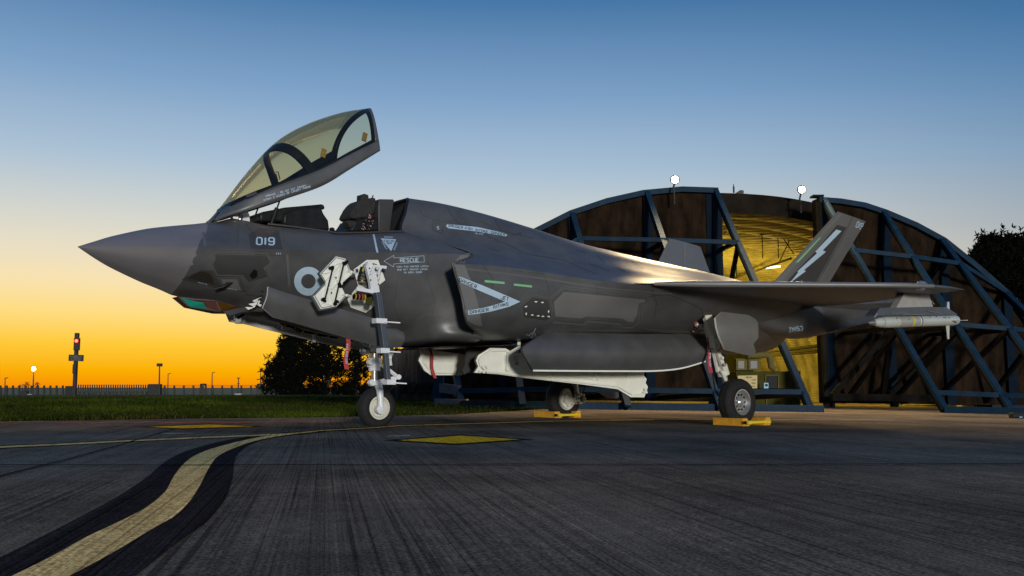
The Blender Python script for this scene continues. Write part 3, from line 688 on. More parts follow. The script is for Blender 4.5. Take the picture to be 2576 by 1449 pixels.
for x, y, a_ in [(1037,985,0),(1086,990,0),(960,1022,-30),(968,1080,100),(1010,1092,180),(1055,1098,180),(1090,1102,180),(1132,1103,200),(1128,1062,270)]:
    p = Z2(x, y); c_ = []
    for k in range(9):
        t_ = radians(a_) + pi*k/8; c_.append((p[0]+3.6*cos(t_), p[1]+3.2*sin(t_)))
    d.add(poly_px(c_))
d.add(poly_px(zz(Z5, [(1448,203),(1480,195),(1470,215),(1455,217)])))
d.build('latch_mark', M['white'])
d = Decal(.006, step=5); d.add(poly_px(zz(Z1, [(1380,1277),(1405,1293),(1405,1335),(1368,1354),(1345,1325)]))); d.add(poly_px(zz(ZN, [(1530,338),(1562,345),(1585,370),(1552,366)]))); d.add(poly_px(zz(ZN, [(1505,430),(1550,420),(1580,455),(1540,450)])))
d.build('dark_vent', M['black'])
d = Decal(.006, step=5); d.add(poly_px(zz(ZN, [(310,122),(405,50),(520,12),(665,50),(700,110),(738,220),(730,240)]))); d.build('heater_patch', M['glassdark'])
# pitot probe
mb = MB(); P0 = [LX(*ZN(735,232), 1.62)+V(0,-.05,0), LX(*ZN(880,225), 1.86)+V(0,-.05,0), LX(*ZN(960,208), 2.0)+V(0,-.03,0), LX(*ZN(1055,208), 2.12)]
h_ = []
for (x, y), o_ in zip([(735,232),(880,222),(960,208),(1060,210)], [.09,.07,.03,.0]):
    q = ZN(x, y); dd = (RL @ ray(*q)).normalized(); hh = BV.ray_cast(LC, dd); h_.append(hh[0]+hh[1]*(o_ if hh[1].dot(dd) < 0 else -o_))
mb.tube(h_, [.010,.018,.026,.006], 8); mb.build('air_probe', M['blackm'], jet, smooth=50)

# ---------------- chin sensor
mb = MB()
c0 = LS(*ZN(140,440), -.05); 
A_ = LS(*ZN(130,445), .12); B_ = LS(*ZN(320,620), .10); C_ = LS(*ZN(830,700), .18); D_ = LS(*ZN(765,505), .33); E_2 = LS(*ZN(1140,640), .28); F_2 = LS(*ZN(1125,600), .34); G_ = LS(*ZN(720,740), -.1); H_ = LS(*ZN(920,742), .0); K_ = LS(*ZN(880,706), .16)
mir = lambda p: V(p.x, -p.y, p.z)
K2 = LS(*ZN(1240,625), .30)
vs = [A_, B_, C_, D_, E_2, F_2, G_, H_, K2, mir(A_), mir(B_), mir(C_), mir(D_), mir(E_2), mir(F_2), mir(K2)]
mb.add(vs, [(0,1,2,3),(3,2,4,5)], 0)
mb.add(vs, [(1,2,7,6),(2,4,7),(9,10,11,12),(12,11,13,14),(10,11,7,6),(11,13,7),(1,6,10),(0,1,10,9),(5,4,8),(14,13,15),(4,8,15,13,7)], 0)
sens = mb.build('chin_sensor', M['maroon'], jet)
BS = bvh_of([sens])
d = Decal(.004, BS, 6); d.add(poly_px(zz(ZN, [(180,462),(405,520),(560,548),(580,595),(612,655),(335,615)]))); d.build('teal_window', M['teal'], sens)
d = Decal(.004, BS, 6); d.add(poly_px(zz(ZN, [(805,530),(1110,600),(1128,640),(875,695)]))); d.build('amber_window', M['amber'], sens)
d = Decal(.007, BS, 6); 
for L_ in ([(130,445),(325,620),(835,698)],[(765,505),(850,700)],[(130,445),(400,490),(765,505),(1125,600),(1145,640),(880,706),(835,698)],[(850,700),(900,720)]): d.add(strip_px(zz(ZN, L_), 2.6))
d.build('window_frame', M['panel'], sens)

# ---------------- cockpit
mb = MB()
sill_f = [(2.1,.20),(2.3,.42),(2.7,.52),(3.3,.55),(3.8,.56),(4.4,.57)]
zs = [2.87,2.82,2.80,2.78,2.84,2.93]
for sg in (1,-1):
    rows = [[V(x, -sg*s_, z), V(x, -sg*s_*.98, z-.1), V(x, -sg*s_*.9, 2.1)] for (x, s_), z in zip(sill_f, zs)]
    grid(mb, rows)
mb.add([V(2.1,-.5,2.1),V(4.4,-.55,2.1),V(4.4,.55,2.1),V(2.1,.5,2.1)], [(0,1,2,3)]); mb.add([V(2.1,-.2,2.87),V(2.1,.2,2.87),V(2.1,.3,2.1),V(2.1,-.3,2.1)], [(0,1,2,3)])
rim = [p for p in r_rear[0][:3*7+1]]; prof = [V(p.x+.04, p.y*.97, p.z-.01) for p in rim] + [V(4.42,-.55,2.1)]
full = prof + [mir(p) for p in reversed(prof)]; 
mb.add(full, [tuple(range(len(full)))]);
mb.build('cockpit_tub', M['black'], jet)
mb = MB(); mb.tube([V(p.x-.012, p.y*.985, p.z-.012) for p in rim] , .022, 8); mb.tube([V(p.x-.012, -p.y*.985, p.z-.012) for p in rim], .022, 8); mb.build('bulkhead_frame', M['blackm'], jet, smooth=60)
mb = MB()
for sg in (1,-1):
    mb.tube([V(x, -sg*(s_+.004), z+.012) for (x, s_), z in zip(sill_f[1:], [2.84,2.825,2.805,2.865,2.95])], .016, 8)
mb.build('cockpit_sill', M['dpanel'], jet, smooth=60)
def extr(name, f, pts, s0, s1, m_, sref=None, bev=.02, parent=jet):
    sref = (s0+s1)/2 if sref is None else sref
    P = [LS(*f(*p), sref) for p in pts]; P = [V(p.x, -s0, p.z) for p in P]
    mb = MB(); mb.prism(P, (0, -(s1-s0), 0)); return mb.build(name, m_, parent, smooth=40, bevel=bev)
gl = extr('glare_shield', Z1, [(1350,945),(1352,880),(1380,870),(1540,838),(1830,812),(1845,850),(1700,870),(1620,945)], -.32, .32, M['blackm'], 0, .03)
extr('instrument_panel', Z1, [(1540,960),(1545,880),(1640,840),(1820,822),(1845,880),(1880,930),(1890,1010),(1700,1000)], -.30, .36, M['blackm'], .1, .03)
mb = MB(); P0 = LS(*Z1(1740,975), .42); mb.box(P0, (.05,.01,.03), 0); mb.build('display_button', M['cable'], jet)
seat = extr('ejection_seat', ZC, [(640,1000),(700,900),(1180,870),(1200,1195),(545,1195),(560,1110)], -.26, .26, M['blackm'], .0, .03)
hd = extr('headrest', ZC, [(600,830),(625,760),(700,620),(780,520),(860,455),(935,430),(1120,400),(1185,395),(1200,460),(1200,600),(1150,820),(1100,880),(900,862),(750,885),(650,880)], -.17, .17, M['cloth'], 0, .07, seat)
extr('headrest_peak', ZC, [(935,450),(940,305),(1020,282),(1110,310),(1125,450)], -.07, .07, M['cloth'], 0, .02, seat)
extr('side_bolster', ZC, [(600,915),(640,895),(760,905),(860,960),(820,1060),(690,1080),(640,1010)], .10, .26, M['cloth'], .18, .03, seat)
extr('parachute_box', ZC, [(1215,450),(1540,455),(1560,480),(1500,900),(1460,1190),(1200,1190),(1200,600)], -.24, .24, M['dpanel'], 0, .02, seat)
mb = MB(); mb.tube([LS(*ZC(1205,440), .0), LS(*ZC(1265,305), .0)], .009, 6); mb.build('seat_probe', M['black'], seat)
mb = MB(); rs = random.Random(3)
for i in range(46):
    x_ = rs.uniform(.1,.9); y_ = rs.random(); q = ZC(1240-250*y_+rs.uniform(-70,190)*(1-.3*y_), 720+430*y_)
    mb.box(LS(*q, .30), (rs.uniform(.008,.026), .01, rs.uniform(.006,.02)), rs.choice([0,3,4,3,4,1,2,3]), Matrix.Rotation(rs.random()*3, 3, 'Y'))
mb.tube([LS(*ZC(1290,700), .31), LS(*ZC(1180,960), .31), LS(*ZC(1130,1130), .31)], .012, 6, 4)
mb.build('seat_straps', [M['pale'], M['cable'], M['redtxt'], M['blackm'], M['black']], seat)
extr('control_stick', ZC, [(245,1080),(270,1055),(325,1080),(330,1120),(420,1200),(450,1215),(250,1215)], .2, .26, M['black'], .2, .01)

# ---------------- raised canopy
st = [((537,552),(541,548),.14),((577,540),(585,490),.30),((629,527),(640,417),.44),((720,499),(702,352),.55),((812,467),(770,313),.62),((879,427),(850,286),.66),((934,393),(908,275.5),.67),((957,379),(930,272),.67)]
Rr = [LS(*a_, s_) for a_, b_, s_ in st]; Tt = [LS(*b_, 0) for a_, b_, s_ in st]
Rl = crom(Rr, 10); Tl = crom(Tt, 10); NS = len(Rl)-1
def canopy_pt(u, th, off=0.):      # u 0..1 along, th 0..pi around from port to starboard
    q = u*NS; i = min(int(q), NS-1); k = q-i
    R0 = Rl[i].lerp(Rl[i+1], k); T0 = Tl[i].lerp(Tl[i+1], k); sc_ = -R0.y
    h = V(T0.x-R0.x, 0, T0.z-R0.z); e = .86 + .12*max(0, (u-.6)/.4)
    c_ = cos(th); s_ = sin(th)
    w_ = sc_ + .0
    bl_ = (abs(c_)**e+abs(s_)**e-1)*.36*max(0, (u-.5)/.5)**1.5
    return V(R0.x-.87*bl_, 0, R0.z-.49*bl_) + h*(abs(s_)**e*(1)) + V(0, -w_*(abs(c_)**e)*(1 if c_ >= 0 else -1), 0)
def rail_th(u):
    k = [(0,1.57),(.03,1.5),(.07,1.0),(.12,.45),(.2,.30),(.3,.235),(.45,.20),(.6,.2),(.75,.21),(.9,.22),(1,.22)]
    for (a_, x_), (b_, y_) in zip(k[:-1], k[1:]):
        if a_ <= u <= b_: return x_+(y_-x_)*(u-a_)/(b_-a_)
UH = .915
mb = MB(); nu = 60
us = [i/nu for i in range(nu+1)]
for sg in (0, 1):
    rows = []
    for u in us:
        r_ = rail_th(u); L_ = [r_*j/4 for j in range(5)]
        rows.append([canopy_pt(u, (pi-a_) if sg else a_) for a_ in L_])
    grid(mb, rows)
rows = []
for u in [UH+(1-UH)*j/4 for j in range(5)]:
    r_ = rail_th(u); rows.append([canopy_pt(u, r_+(pi-2*r_)*j/30) for j in range(31)])
grid(mb, rows)
can = mb.build('canopy', [M['ram'], M['black']], jet, smooth=50)
sm = can.modifiers.new('s', 'SOLIDIFY'); sm.thickness = .045; sm.offset = -1; sm.material_offset = 1; sm.material_offset_rim = 0
bm = bmesh.new(); bm.from_mesh(can.data); bmesh.ops.remove_doubles(bm, verts=bm.verts, dist=.0006)
bm.faces.ensure_lookup_table(); bmesh.ops.recalc_face_normals(bm, faces=bm.faces)
f0 = min(bm.faces, key=lambda f: f.calc_center_median().y)
if f0.normal.y > 0: bmesh.ops.reverse_faces(bm, faces=bm.faces)
bm.to_mesh(can.data); bm.free()
mb = MB(); rows = []
for u in [UH*j/40 for j in range(1, 41)]:
    r_ = rail_th(u); rows.append([canopy_pt(u, r_+(pi-2*r_)*j/36) for j in range(37)])
grid(mb, rows); mb.build('canopy_glass', M['canopyglass'], can, smooth=60)
def arch(u0, u1, wd, name, m_, th0=.12):
    rows = []
    for j in range(41):
        th = th0+(pi-2*th0)*j/40; s_ = sin(th)
        u = u0+(u1-u0)*s_**1.3; a_ = canopy_pt(u-wd, th); b_ = canopy_pt(u+wd, th); c_ = canopy_pt(u, pi/2); ctr = canopy_pt(u, .01); ctr = V(ctr.x, 0, ctr.z)
        inn = lambda p, k: p.lerp(ctr, k)
        rows.append([inn(a_, .01), inn(b_, .01), inn(b_, .06), inn(a_, .06)])
    mb = MB(); grid(mb, rows, 0, True); return mb.build(name, m_, can, smooth=60)
arch(.545, .385, .017, 'canopy_arch', M['black'])
arch(.895, .895, .022, 'canopy_rear_gasket', M['black'], .2)
# inner gasket along the rails
mb = MB()
for sg in (0,1):
    rows = []
    for u in [.12+.8*j/30 for j in range(31)]:
        r_ = rail_th(u); wd = .05+.16*max(0, u-.55)/.4
        L_ = [canopy_pt(u, (pi-a_) if sg else a_) for a_ in (r_-.03, r_+wd*(1 if sg else .35))]
        c_ = canopy_pt(u, .001); ctr = V(c_.x, 0, c_.z+.3)
        rows.append([p.lerp(ctr, .03) for p in L_] + [L_[1].lerp(ctr, .09), L_[0].lerp(ctr, .12)])
    grid(mb, rows, 0, True)
mb.build('canopy_gasket', M['black'], can, smooth=60)
BC = bvh_of([can])
d = Decal(.006, BC, 8); d.add(text_px('WARNING - DO NOT CUT CANOPY', *Z1(1620,690), 106, 6, -15)); d.add(text_px('WITHIN 3 INCHES OF CANOPY FRAME', *Z1(1628,709), 124, 6, -16.5)); d.build('canopy_lettering', M['mark'], can)
mb = MB()
for q, s_ in (((1905,405),.5),((2215,283),.5)):
    c_ = LS(*Z1(*q), s_); mb.box(c_, (.07,.02,.13), 0, Matrix.Rotation(.2, 3, 'Y'))
mb.build('canopy_latch_tape', M['gold'], can)
mb = MB(); mb.prism([LS(*Z1(*q), .47) for q in ((1312,720),(1395,694),(1404,712),(1330,740))], (0,.01,0)); mb.build('canopy_tape', M['dpanel'], can)
mb = MB(); mb.tube([LS(*Z1(*q), .3) for q in ((1543,548),(1562,546),(1576,600),(1560,612),(1545,560))], .008, 6); mb.build('mirror_handle', M['black'], can)
mb = MB(); mb.tube([LS(*Z1(1578,755), .35), LS(*Z1(1552,825), .35)], .012, 8); mb.tube([LS(*Z1(1552,820), .35), LS(*Z1(1512,935), .35)], .03, 8)
mb.tube([LS(*Z1(1415,808), -.2), LS(*Z1(1392,870), -.2)], .012, 8); mb.build('canopy_strut', M['blackm'], jet, smooth=60)
mb = MB(); q = [LS(*Z1(*a_), .12) for a_ in ((1285,835),(1325,828),(1345,870),(1350,935),(1290,932),(1300,885))]; mb.prism(q, (0,.08,0)); mb.build('canopy_hinge', M['wlav'], jet, bevel=.01)
mb = MB()
for a_, b_ in (((1195,860),(1210,885)),((1240,855),(1260,870)),((1215,870),(1255,875)),((1200,865),(1215,900)),((1265,850),(1275,905))): mb.tube([LS(*Z1(*a_), .1), LS(*Z1(*b_), .1)], .02, 8)
mb.build('hinge_linkage', M['steel'], jet)
extr('hinge_cover', Z1, [(1075,905),(1115,850),(1180,822),(1280,840),(1270,860),(1200,868),(1120,890)], -.02, .02, M['black'], .0, .004)

# ---------------- wings
L0 = LS(1600,713,2.2); L1 = LS(1740,713.5,2.85); L2 = LS(2275,716.5,5.1); L3 = LS(2345,719,5.28); TT = LS(2424,729,5.33)
def wing(sg):
    # spanwise stations: (leading point, trailing point, thickness)
    stn = [(V(7.4,-1.9,2.27), V(13.1,-1.9,2.22), .10), (L0, V(13.0,-2.2,2.20), .14), (L1, V(12.95,-2.85,2.19), .20),
           (L1.lerp(L2,.33), V(12.75,-3.6,2.2), .18), (L1.lerp(L2,.66), V(12.55,-4.35,2.21), .15), (L2, V(12.35,-5.1,2.22), .11), (L3, V(12.25,-5.28,2.225), .09), (V(TT.x-.15,-5.345,TT.z+.004), V(TT.x,-5.345,TT.z), .012)]
    rows = []
    for a_, b_, th in stn:
        up = []; lo = []
        for i in range(15):
            t_ = (i/14)**1.8; c_ = a_.lerp(b_, t_); y = th*2.2*(sqrt(max(t_,0))*.42 - .2*t_ - .22*t_**2)
            up.append(V(c_.x, c_.y*sg, c_.z + y*.9)); lo.append(V(c_.x, c_.y*sg, c_.z - y*.9-.0))
        rows.append(up + lo[::-1][1:-1])
    mb = MB(); grid(mb, rows, 0, True); mb.add(rows[-1], [tuple(range(len(rows[-1])))])
    return mb.build('wing', M['ram'], jet, smooth=40)
wp = wing(1); ws = wing(-1)
mb = MB(); q = LS(2318,716.5,5.15); mb.lathe([(-.01,.09),(.02,.08),(.05,.05),(.065,0)], q, (0,0,1), 16); q2 = LS(2316,726,5.15); mb.lathe([(0,.07),(.03,.05),(.045,0)], q2, (0,0,-1), 16); mb.build('navigation_light', M['rimsteel'], wp, smooth=60)

# ---------------- fins
mb = MB(); lp = [L0.lerp(L1,.3), L1] + [L1.lerp(L2,k/6) for k in range(1,7)] + [L3]
mb.tube([p+V(.035,0,-.004) for p in lp], [.03,.052,.052,.05,.048,.045,.042,.04,.03], 12); mb.build('leading_edge_highlight', M['panel'], wp, smooth=60)  # pale tube half sunk into the wing edge, added to give a highlight
def fin(sg):
    q = [V(11.2,-1.45,2.52), V(13.7,-2.32,4.14), V(14.65,-2.34,4.04), V(14.75,-1.62,2.45)]
    if sg > 0:
        q[1] = LS(*ZR(1170,308), 2.3); q[2] = LS(*ZR(1382,383), 2.32); q[0] = LS(1940,716,1.55); q[3] = LS(*ZR(1095,865), 1.6)
    else:
        q[1] = LS(1683,600,-2.3); q[1].y *= -1; q[2] = LS(1762,621,-2.3); q[2].y *= -1
        q[0] = V(11.3,-1.5,2.45); q[3] = V(14.95,-1.6,2.4)
        q[0] = V(11.9,-1.55,2.5)
    q = [V(p.x, p.y*sg, p.z) for p in q]
    rows = []
    for k in range(7):
        a_ = q[0].lerp(q[1], k/6); b_ = q[3].lerp(q[2], k/6); th = .06-.035*k/6; r_ = []
        n_ = V(0, -sg*.93, -.35)
        for i in range(9):
            t_ = i/8; y = th*(4*t_*(1-t_))**.6; r_.append(a_.lerp(b_, t_)+n_*y)
        for i in range(7, 0, -1):
            t_ = i/8; y = th*(4*t_*(1-t_))**.6; r_.append(a_.lerp(b_, t_)-n_*y)
        rows.append(r_)
    mb = MB(); grid(mb, rows, 0, True); mb.add(rows[-1], [tuple(range(len(rows[-1])))])
    return mb.build('tail_fin', M['fin'], jet, smooth=40)
fp = fin(1); fst = fin(-1)
BF = bvh_of([fp])
d = Decal(.004, BF, 8); d.add(poly_px(zz(ZR, [(1165,408),(1232,428),(1040,780),(1000,850),(770,850),(1000,610)])))
d.build('fin_dark_panel', M['dpanel'], fp)
d = Decal(.004, BF, 8); d.add(poly_px(zz(ZR, [(1178,325),(1200,332),(735,842),(690,842)]))); d.build('fin_leading_strip', M['panel'], fp)
d = Decal(.008, BF, 8)
d.add((zz(ZR, [(1158,443),(1196,455),(1053,602),(998,612),(1040,598),(1078,612),(908,752),(862,762),(890,752),(928,757),(845,820),(805,848),(1028,610),(878,750)]), [(0,1,2),(0,2,4,3),(3,4,2,5),(12,3,5),(12,5,6),(12,6,8,7),(7,8,6,9),(13,7,9),(13,9,10,11)]))
d.groups = []; d.add(poly_px(zz(ZR, [(1158,443),(1196,455),(1055,600),(1078,612),(912,750),(928,757),(805,848),(872,764),(862,761),(1012,622),(998,610)])))
d.add(text_px('019', *ZR(1332,412), 17.5, 17, 22)); d.add(text_px('L', *ZR(955,848), 12, 5, 0)); d.build('fin_marking', M['mark'], fp)
d = Decal(.008, BF, 8); d.add(poly_px(zz(ZR, [(1033,503),(1040,507),(872,690),(850,692)]))); d.build('fin_formation_strip', M['green'], fp)
d = Decal(.006, BF, 14); d.add(strip_px(zz(ZR, [(1283,350),(1180,560),(1010,850)]), .7)); d.add(strip_px(zz(ZR, [(1235,425),(1060,760)]), .6)); d.build('fin_seam', M['line'], fp)
BF2 = bvh_of([fst])
d = Decal(.006, BF2, 8)
d.add(poly_px([(1680,602),(1686,600),(1654,685),(1646,683)])); d.add(strip_px([(1722,610),(1722,700)], 5)); d.build('fin_seam', M['panel'], fst)

# ---------------- tail booms, stabilisers, nozzle
for sg in (1,-1):
    rows = []
    for x, s0, s1, z0, z1 in [(11.2,1.2,2.0,1.75,2.3),(12.2,1.15,2.05,1.62,2.35),(13.2,1.1,2.0,1.6,2.45),(14.2,1.12,1.9,1.75,2.4),(15.1,1.25,1.75,1.98,2.3),(15.3,1.35,1.65,2.1,2.2)]:
        r_ = []
        for k in range(20):
            t_ = 2*pi*k/20; c_, s_ = cos(t_), sin(t_); e = .6
            r_.append(V(x, -sg*((s0+s1)/2+(s1-s0)/2*abs(c_)**e*(1 if c_ > 0 else -1)), (z0+z1)/2+(z1-z0)/2*abs(s_)**e*(1 if s_ > 0 else -1)))
        rows.append(r_)
    mb = MB(); grid(mb, rows, 0, True); mb.add(rows[0], [tuple(range(20))]); mb.add(rows[-1], [tuple(range(20))]); o = mb.build('tail_boom', M['ram'], jet, smooth=50)
    if sg > 0: BB = bvh_of([o, fus])
    P = [LS(2050,765,1.9), LS(2285,742,3.4), LS(2290,758,3.45), LS(2278,796,3.4), LS(2180,812,2.5), LS(2078,836,1.9)]
    mb = MB(); mb.prism([V(p.x, sg*p.y, p.z+.02) for p in P], (0,0,-.04)); mb.build('stabiliser', M['ram'], jet, bevel=.015)
d = Decal(.006, BB, 6); d.add(text_px('ZM153', *Z6(1440,410), 36, 13, -8)); d.build('serial_lettering', M['mark'], fus)
mb = MB(); mb.lathe([(0,.62),(.5,.58),(.9,.48),(.9,.44),(.3,.5),(0,.5)], V(13.6,0,2.02), (1,0,0), 32); mb.build('engine_nozzle', M['dsteel'], jet, smooth=40)

# ---------------- wheels
def wheel(name_parent, c, R, wd, rr, sg=1, holes=10, mt='rim', rimd=.35):
    c = Vector(c); ax = V(0,-1*sg,0); mb = MB(); h = wd/2
    prof = [(-h*.62, rr), (-h*.9, rr+.02), (-h, rr+(R-rr)*.35), (-h*.98, rr+(R-rr)*.62), (-h*.80, R*.955), (-h*.5, R*.99)]
    for g_ in (-.42,-.16,.12,.38): prof += [(h*g_, R), (h*(g_+.02), R-.008), (h*(g_+.07), R-.008), (h*(g_+.09), R)]
    prof += [(h*.5, R*.99), (h*.80, R*.955), (h*.98, rr+(R-rr)*.62), (h, rr+(R-rr)*.35), (h*.9, rr+.02), (h*.62, rr)]
    mb.lathe(prof, c, ax, 56); ty = mb.build('tyre', M['rubber'], name_parent, smooth=50)
    mb = MB()
    mb.lathe([(h*.62, rr+.004), (h*.88, rr+.012), (h*.9, rr-.01), (h*.6, rr*.86), (h*.45, rr*.78), (h*.42, rr*.45), (h*.62, rr*.42), (h*.72, rr*.30), (h*.85, rr*.24), (h*.87, .0)], c, ax, 48, 0)
    mb.lathe([(-h*.62, rr), (-h*.88, rr+.01), (-h*.5, rr*.8), (-h*.45, 0)], c, ax, 40, 0)
    for k in range(holes):
        t_ = 2*pi*k/holes; q = c + ax*(h*.435) + V(cos(t_), 0, sin(t_))*rr*.62
        mb.lathe([(-.02,.0),(0.012,rr*.105),(.013,0)], q, ax, 12, 1)
        t_ += pi/holes; q = c + ax*(h*.62) + V(cos(t_), 0, sin(t_))*rr*.34; mb.lathe([(0,.012),(.02,.012),(.021,0)], q, ax, 6, 0)
    mb.build('rim', [M[mt], M['black']], name_parent, smooth=35)
# main gear
def main_gear(sg):
    wc = LS(1875.6,1015.7,2.24); wc = V(10.36, -2.12*sg, .37)
    if sg < 0: wc.x = 10.12; wc.z = .385
    f = lambda x, s_, z: V(x, -s_*sg, z)
    mb = MB()
    top = f(9.85,1.95,1.85); mid_ = f(10.05,1.98,1.15); low = f(10.3,1.92,.75)
    mb.tube([f(9.95,1.75,1.9), f(10.22,1.90,.98), f(10.26,1.92,.9)], [.085,.085,.06], 16, 0)
    mb.tube([f(10.26,1.92,.95), f(10.34,1.93,.45)], .052, 16, 1)
    mb.tube([f(10.2,1.91,1.02), f(10.26,1.92,.84)], .11, 16, 0)
    mb.tube([f(10.35,1.93,.37), f(10.35,2.2,.37)], .06, 12, 0)
    mb.lathe([(-.05,.12),(.1,.13),(.12,.05)], f(10.35,1.90,.40), (0,-1*sg,0), 16, 0)
    mb.beam(f(9.72,1.98,1.95), f(9.88,2.0,1.55), .09, .16, mi=0); mb.beam(f(9.88,2.0,1.58), f(9.94,2.0,1.32), .12, .14, mi=0); mb.beam(f(9.94,2.0,1.35), f(10.18,2.0,.92), .06, .08, mi=0); mb.beam(f(9.95,1.94,1.3), f(10.12,1.9,.9), .05, .05, mi=0)
    mb.tube([f(10.12,1.98,.92), f(10.3,1.98,.66), f(10.42,1.95,.48)], [.035,.03,.03], 8, 0)
    mb.tube([f(10.02,1.86,.95), f(10.08,1.86,.6), f(10.2,1.88,.42)], .014, 6, 2); mb.tube([f(10.36,1.85,.92), f(10.5,1.84,.7), f(10.42,1.86,.4)], .012, 6, 2)
    for k in range(5): mb.lathe([(0,.0),(0,.03),(.05,.03),(.05,0)], f(9.9+.05*k,2.03,1.5-.12*k), (0,-1*sg,0), 10, 0 if k % 2 else 1)
    for k in range(7):
        t_ = 2*pi*k/7; mb.lathe([(0,0),(0,.03),(.06,.028),(.06,0)], f(10.35+.09*cos(t_),1.84,.40+.09*sin(t_)), (0,1*sg,0), 10, 0)
    g_ = mb.build('main_gear', [M['rim'], M['steel'], M['black']], jet, smooth=40, bevel=.004)
    wheel(g_, wc, .41, .27, .215, sg, 10, 'rimsteel' if sg > 0 else 'rim')
    if sg < 0:   # far side: brake pack seen from inboard
        mb = MB(); mb.lathe([(-.10,.19),(-.15,.19),(-.16,.13),(-.2,.12),(-.2,0)], wc, (0,-1*sg,0), 24)
        for k in range(6):
            t_ = 2*pi*k/6+.3; mb.lathe([(0,0),(0,.035),(.07,.03),(.07,0)], wc + V(.13*cos(t_), -.15, .13*sin(t_)), (0,-1,0), 10)
        mb.build('brake', M['rim'], g_, smooth=40)
    return g_
main_gear(1); main_gear(-1)
# main gear bay and door
def skin(name, f, pts, s_, th, m_, m2=None, bev=.006, parent=jet):   # plate at lateral offset(s) s_, thickness towards starboard
    if not isinstance(s_, (list, tuple)): s_ = [s_]*len(pts)
    P = [LS(*f(*p), a_) for p, a_ in zip(pts, s_)]; mb = MB(); mb.prism(P, (0, th, 0), 0, 1 if m2 else 0)
    return mb.build(name, [m_, m2] if m2 else m_, parent, bevel=bev)
def curved_door(name, sg=1):
    rows = []
    L_ = [(700,305),(712,400),(735,480),(780,600)]
    return rows
dp = [Z6(*p) for p in [(765,253),(1000,282),(1065,315),(1095,355),(1097,495),(1050,550),(1072,618),(1040,667),(790,602),(735,480),(712,400),(700,310)]]
mb = MB(); P = []
def door_s(px, py): return 2.35 + .10*cos((py-840)/40.)
P = [LS(px, py, door_s(px, py)) for px, py in dp]
cpt = LS(*Z6(900,440), 2.52)
n_ = len(P); ring2 = [p.lerp(cpt, .35) + V(0,-.03,0) for p in P]
vs = P + ring2 + [cpt]; mb.add(vs, [(i, (i+1) % n_, n_+(i+1) % n_, n_+i) for i in range(n_)] + [(n_+i, n_+(i+1) % n_, 2*n_) for i in range(n_)], 0)
vs2 = [v + V(.0,.035,0) for v in vs]; mb.add(vs2, [(n_+i, n_+(i+1) % n_, (i+1) % n_, i) for i in range(n_)] + [(n_+(i+1) % n_, n_+i, 2*n_) for i in range(n_)], 1)
mb.add(P + vs2[:n_], [(i, n_+i, n_+(i+1) % n_, (i+1) % n_) for i in range(n_)], 1)
mgd = mb.build('main_gear_door', [M['panel'], M['white']], jet, smooth=50)
mb = MB(); mb.prism([V(p.x*2-11.6+.0+1.2, -p.y, p.z) for p in P], (0,.03,0)); 
mb = MB(); mb.prism([V(p.x, -p.y, p.z) for p in P], (0,.03,0)); mb.build('main_gear_door', M['ram'], jet, bevel=.005)
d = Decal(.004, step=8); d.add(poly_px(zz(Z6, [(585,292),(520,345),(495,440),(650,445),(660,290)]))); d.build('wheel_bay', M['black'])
mb = MB(); rs = random.Random(5)
for i in range(26):
    q = Z6(rs.uniform(508,640), rs.uniform(340,432)); h_ = BV.ray_cast(LC, (RL @ ray(*q)).normalized())[0]
    if h_ is None: continue
    mb.lathe([(0,0),(0,.03),(.05,.025),(.05,0)], h_, (rs.uniform(-.5,.5),-1,rs.uniform(-.5,.5)), 8, rs.choice([0,0,1,2]))
h_ = BV.ray_cast(LC, (RL @ ray(*Z6(565,435))).normalized())[0]
mb.beam(h_+V(-.25,-.03,-.01), h_+V(.25,-.03,-.03), .03, .03, mi=0)
mb.build('bay_equipment', [M['wlav'], M['steel'], M['redtxt']], jet)
# nose gear
mb = MB(); f = lambda x, s_, z: V(x, -s_, z)
ng = lambda a_, b_, r0, mi=0, n=14: mb.tube([a_, b_], r0, n, mi)
A0 = LS(*Z4(1250,700), 0); A1 = LS(*Z4(1262,860), 0); A2 = LS(*Z4(1262,980), 0); A3 = LS(*Z4(1300,1010), .0)
ng(A0+V(0,0,.25), A0+V(0,0,-.1), .10, 1); ng(LS(*Z4(1262,800),0), LS(*Z4(1262,870),0), .115); ng(LS(*Z4(1262,760),0), LS(*Z4(1262,800),0), .085, 1); ng(LS(*Z4(1262,870),0), LS(*Z4(1262,900),0), .09)
ng(LS(*Z4(1262,880),0), LS(*Z4(1262,980),0), .05, 1); ng(LS(*Z4(1262,975),0), LS(*Z4(1262,1012),0), .085)
mb.tube([LS(*Z4(1290,1000),.02), LS(*Z4(1305,1060),.14), LS(*Z4(1310,1130),.15), LS(*Z4(1312,1200),.15)], [.06,.055,.045,.06], 12)
mb.tube([LS(*Z4(1290,1000),-.02), LS(*Z4(1290,1060),-.14), LS(*Z4(1290,1200),-.15)], [.06,.05,.05], 12)
mb.lathe([(-.05,.075),(.02,.075),(.03,.03),(.035,.03),(.035,0)], LS(*Z4(1312,1200),.17), (0,-1,0), 20)
